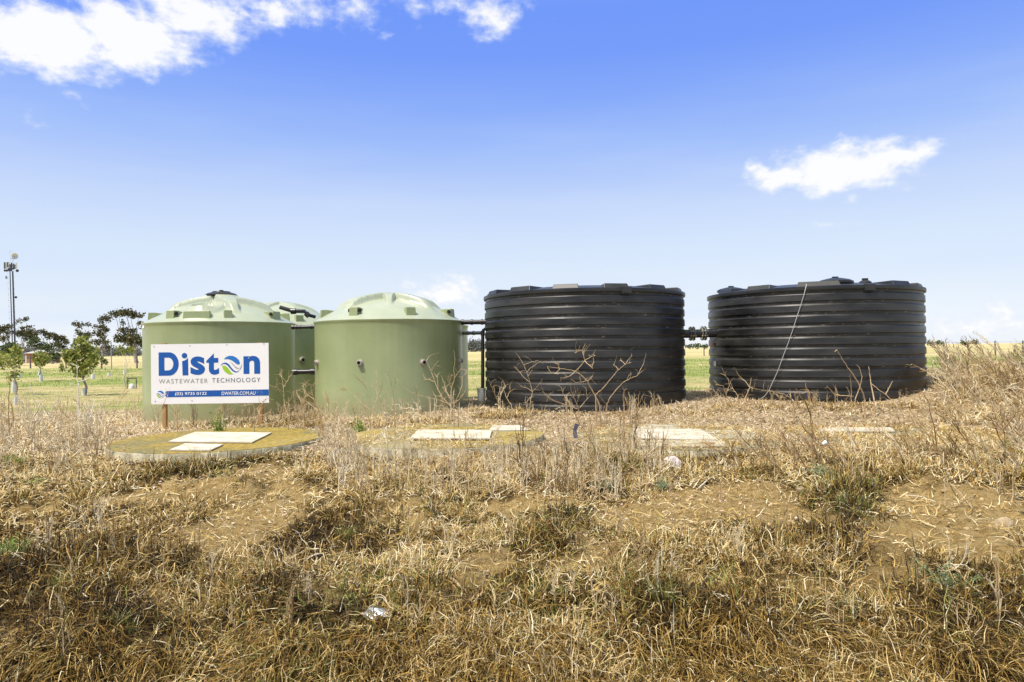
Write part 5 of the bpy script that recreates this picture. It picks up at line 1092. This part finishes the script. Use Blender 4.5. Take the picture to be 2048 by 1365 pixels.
# staked frame beside the first tank
p = P(263.5, 770, 32); p.z = tz(p.x, p.y); root = empty('stake_frame', p); tag(root, 'dark wooden staked frame round a white wrapped stem', 'plant stake')
k = 32/F
for dx in (-9, 9): MB().tube([(dx*k, 0, -.1), (dx*k, 0, 22*k)], .022, 6).build('stake', STK, root)
MB().box((0, 0, 21*k), (20*k, .03, .06)).build('crossbar', STK, root)
MB().tube([(-8*k, .02, 14*k), (-5*k, .02, 20*k)], .014, 6).build('brace', STK, root)
MB().lathe([(.13, 0), (.12, .1), (.09, .22), (.05, .24)], 10).build('wrap', GUARD, root, 60)
# distant wood, far trees
def belt(n, a0, a1, y0, y1, h0, h1, name, label, m, leaf):
    VV = []
    for _ in range(n):
        u_ = RNG.uniform(a0, a1); y = RNG.uniform(y0, y1); q = P(u_, 700, y); h = RNG.uniform(h0, h1)
        c = np.array([q.x, y, h*.55]); nn = int(26); d = RNG.normal(0, 1, (nn, 3)); d /= np.linalg.norm(d, axis=1)[:, None]; d *= RNG.uniform(.4, 1, nn)[:, None]
        VV.append(leaves(c+d*[h*.7, h*.5, h*.5], leaf, 4, leaf*.6))
    V, Q, T = joinVQ(VV); o = npmesh(name, V, Q, m, tint=T); tag(o, label, 'wood', kind='stuff')
HAZ = blade_mat('far_leaf', [(0, (.07, .085, .085)), (.6, (.12, .13, .12)), (1, (.19, .19, .16))], .1)  # distance haze mixed into the leaf colour, greyed towards blue
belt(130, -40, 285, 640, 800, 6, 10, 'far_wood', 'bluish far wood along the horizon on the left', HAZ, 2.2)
belt(26, 940, 965, 560, 640, 6, 11, 'far_wood', 'far wood seen left of the downpipe', HAZ, 1.8)
ft = 'small far trees on the horizon'
for px, w_, h_, l in [(1380, 10, 4, 'far tree low behind the upper flanged pipe at the left'), (1395, 9, 6, 'rounded far tree behind the upper flanged pipe'), (1410, 7, 4, 'far tree nearest the right black tank in the gap'),
    (1862, 9, 6, 'far round tree just right of the right black tank'), (1881, 8, 5, 'far tree touching the left fence post'), (1928, 6, 3, 'low far bush between two fence posts'), (1949, 8, 6, 'far tree with a flat top between the fence posts')]:
    hz_ = 712.9-.0131*px; h_ *= .75
    tree(px, hz_+.5, 480, [(px-w_*.4, hz_-h_*.45, w_*.5, h_*.5), (px+w_*.35, hz_-h_*.4, w_*.5, h_*.42), (px, hz_-h_*.7, w_*.45, h_*.35)], l, r=.4, leaf=1.0, m=EUC2, name='far_tree', fork=.2, group=ft)
# ------------------------------------------------------------------ brick hut
YH = 150; kh = YH/F
b0 = P(53, 728, YH); b1_ = P(97, 727, YH); zt = P(75, 707, YH).z; W_ = b1_.x-b0.x; zg = min(tz(b0.x, YH), tz(b1_.x, YH))-.1
hut = empty('brick_hut', ((b0.x+b1_.x)/2, YH+2, zg)); tag(hut, 'small red brick hut with pale hipped metal roof beyond the field', 'hut')
def bricks(nt, N, L, b, tc):
    t = N.new('ShaderNodeTexBrick'); t.inputs['Scale'].default_value = 2.2; t.inputs['Color1'].default_value = (.34, .13, .07, 1); t.inputs['Color2'].default_value = (.26, .09, .05, 1); t.inputs['Mortar'].default_value = (.4, .33, .27, 1)
    mp = N.new('ShaderNodeMapping'); mp.inputs['Rotation'].default_value = (R(90), 0, 0); L.new(tc.outputs['Object'], mp.inputs[0]); L.new(mp.outputs[0], t.inputs[0]); L.new(t.outputs[0], b.inputs['Base Color'])
hw = zt-zg
MB().box((0, 0, hw/2), (W_, 4, hw)).build('wall', mat('red_brick', (.32, .12, .07), .9, extra=bricks), hut)
e = .45; mb = MB(); mb.add([(-W_/2-e, -2-e, hw), (W_/2+e, -2-e, hw), (W_/2+e, 2+e, hw), (-W_/2-e, 2+e, hw), (-W_/2+1.4, 0, hw+.75), (W_/2-1.4, 0, hw+.75)], [(0,1,5,4), (1,2,5), (2,3,4,5), (3,0,4), (3,2,1,0)])
mb.build('roof', mat('metal_roof', (.50, .50, .46), .5, .2), hut)
dm = mat('grey_door', (.30, .30, .31), .6)
MB().box((-W_/2-.9, .2, 1.1), (1.7, 2.6, 2.2)).build('lean_to', dm, hut)
MB().box((-W_/2-.95, .0, 2.27), (2.4, 3.4, .12)).build('lean_to_roof', mat('dark_roof', (.12, .12, .13), .6), hut)
MB().box((-W_/2-.3, -1.6, 1.0), (.4, .1, 1.6)).build('door', mat('pale_door', (.6, .58, .53), .6), hut)
p = P(104, 727, YH-3); fr = empty('wire_enclosure', (p.x, p.y, tz(p.x, p.y))); tag(fr, 'grey wire mesh enclosure at the right end of the brick hut', 'enclosure')
WIRE = mat('wire', (.33, .33, .33), .5, .6); FP = mat('fence_post', (.13, .11, .09), .85)
for dx in (-.8, 0, .8): MB().tube([(dx, 0, -.1), (dx, 0, 1.7)], .05, 6).build('post', WIRE, fr)
mb = MB()
for i in range(12): mb.tube([(-.8+1.6*i/11, 0, 0), (-.8+1.6*i/11, 0, 1.65)], .02, 4)
for i in range(8): mb.tube([(-.8, 0, .2*i+.1), (.8, 0, .2*i+.1)], .02, 4)
mb.build('mesh', WIRE, fr)
# ------------------------------------------------------------------ mast
YM = 140; mt = P(20.0, 543, YM); mb_ = P(25.0, 700, YM); mt2 = P(25.3, 543, YM); mb2 = P(30.2, 700, YM)
zb = tz(mb_.x, YM)
def ext(a, b): return b+(b-a)*((b.z-zb+.2)/(a.z-b.z))
root = empty('radio_mast', ((mb_.x+mb2.x)/2, YM, zb)); tag(root, 'tall dark radio mast with antennas and dishes at its head', 'mast'); O = root.location
MST = mat('mast_steel', (.035, .04, .06), .6, .3); ANT = mat('antenna_grey', (.45, .46, .44), .5); ANTD = mat('antenna_dark', (.06, .065, .08), .5)
ks = YM/F
def lo(v): return v-O
e1 = ext(mt, mb_); e2 = ext(mt2, mb2)
MB().tube([lo(e1), lo(mt)], [.10, .085], 8).build('leg', MST, root); MB().tube([lo(e2), lo(mt2)], [.16, .13], 8).build('leg', MST, root)
mid3 = lambda t: (lo(e1).lerp(lo(mt), t)+lo(e2).lerp(lo(mt2), t))/2+Vector((0, .5, 0))
MB().tube([mid3(0), mid3(1)], .04, 6).build('leg', MST, root)
mb = MB()
for i in range(22):
    t = i/21; a = lo(e1).lerp(lo(mt), t); b = lo(e2).lerp(lo(mt2), t); c = mid3(t); mb.tube([a, c], .012, 4); mb.tube([b, c], .012, 4)
mb.build('bracing', MST, root)
for dx in (-.40, .82):
    mb = MB(); pr = [lo(e1).lerp(lo(mt), i/16)+Vector((dx, -.1, 0)) for i in range(17)]; mb.tube(pr, .008, 4)
    for q in pr[1:]: mb.box(q, (.07, .07, .16))
    mb.build('feeder_cable', WIRE, root)
H_ = lambda x, y: lo(P(x/13, 495+y/13, YM))
hm = MB(); hm.tube([H_(200, 545), H_(430, 545)], .09, 6); hm.tube([H_(195, 470), H_(430, 470)], .05, 6); hm.lathe([(.5, -.1), (.55, 0), (.5, .1)], 16, H_(300, 560)); hm.tube([H_(300, 620), H_(300, 400)], .12, 8); hm.build('headframe', MST, root)
for x, y0, y1, wd, m in [(122, 390, 560, .28, ANTD), (205, 385, 520, .26, ANTD), (165, 400, 560, .18, ANT), (425, 400, 550, .22, ANT), (350, 425, 560, .28, ANTD), (265, 440, 560, .30, ANTD), (385, 450, 560, .2, ANTD), (235, 400, 470, .15, ANT)]:
    a = H_(x, y0); b = H_(x, y1); MB().box((a+b)/2, (wd, .16, (a-b).length)).build('antenna', m, root)
def dish(x, y, r, m, face=(0, -1, 0)):
    c = H_(x, y); n = Vector(face).normalized(); q = n.to_track_quat('Z', 'Y').to_matrix()
    d = MB().lathe([(.02, -.35*r), (r*.5, -.28*r), (r*.85, -.1*r), (r, .02), (r*.98, .1*r)], 20); d.v = [tuple(q @ Vector(v)+c) for v in d.v]
    o = d.build('dish', m, root, 60); MB().tube([c, c-n*r*.9+Vector((0, 0, -.2))], .04, 5).build('dish_arm', MST, o)
dish(120, 605, .28, ANTD, (-.5, -1, 0)); dish(178, 605, .26, ANTD, (.3, -1, 0)); dish(450, 610, .3, ANTD, (.4, -1, 0)); dish(245, 590, .36, ANTD); dish(160, 785, .36, ANTD, (-.8, -1, 0)); dish(412, 1300, .25, ANTD, (1, -1, 0))
dish(385, 230, .62, mat('pale_dish', (.58, .58, .54), .5), (.9, -.6, 0))
MB().tube([H_(330, 400), H_(345, 250), H_(340, 190)], .05, 6).build('dish_pole', ANT, root); MB().box(H_(340, 300), (.9, .1, .08)).build('dish_bracket', ANTD, root)
MB().tube([H_(265, 410), H_(265, 60)], .02, 5).build('whip_antenna', ANT, root); MB().box(H_(275, 120), (1.2, .1, .05)).build('crossarm', ANT, root)
# ------------------------------------------------------------------ fences
def fence(posts, label, y, h, wires=4, r=.05, mm=FP):
    ps = [Vector((P(px, 700, y_).x, y_, 0)) for px, y_ in posts]
    for p in ps: p.z = tz(p.x, p.y)
    root = empty('wire_fence', ps[0]); tag(root, label, 'fence')
    for p in ps: MB().tube([p-ps[0]-Vector((0, 0, .2)), p-ps[0]+Vector((random.uniform(-.04, .04), 0, h))], [r, r*.9], 6).build('post', mm, root)
    for k in range(wires):
        z = h*(.2+.75*k/(wires-1)); MB().tube([p-ps[0]+Vector((0, -r, z)) for p in ps], .010, 4, cap=False).build('wire', WIRE, root)
fence([(1790, 62), (1888, 61), (1937, 60.5), (1991, 60), (2046, 59.5), (2110, 59)], 'post and wire fence on the right before the golden field', 60, 1.72, 4, .07)
fence([(1345, 115), (1408, 114), (1470, 113), (1540, 112)], 'wire fence seen in the gap between the black tanks', 114, 1.5, 3, .09)
fence([(-30, 88), (61, 86), (132, 84), (203, 82), (274, 80), (340, 78)], 'post and wire fence across the straw field on the left', 80, 1.55, 4, .09)
p = P(223, 705, 75); o = MB().tube([Vector((0, 0, -.3)), Vector((-.04, 0, 3.1))], [.06, .045], 7).build('pole', mat('grey_pole', (.3, .3, .32), .6)); o.location = (p.x, p.y, tz(p.x, p.y)); tag(o, 'thin grey pole in the field between two gum trees', 'pole')
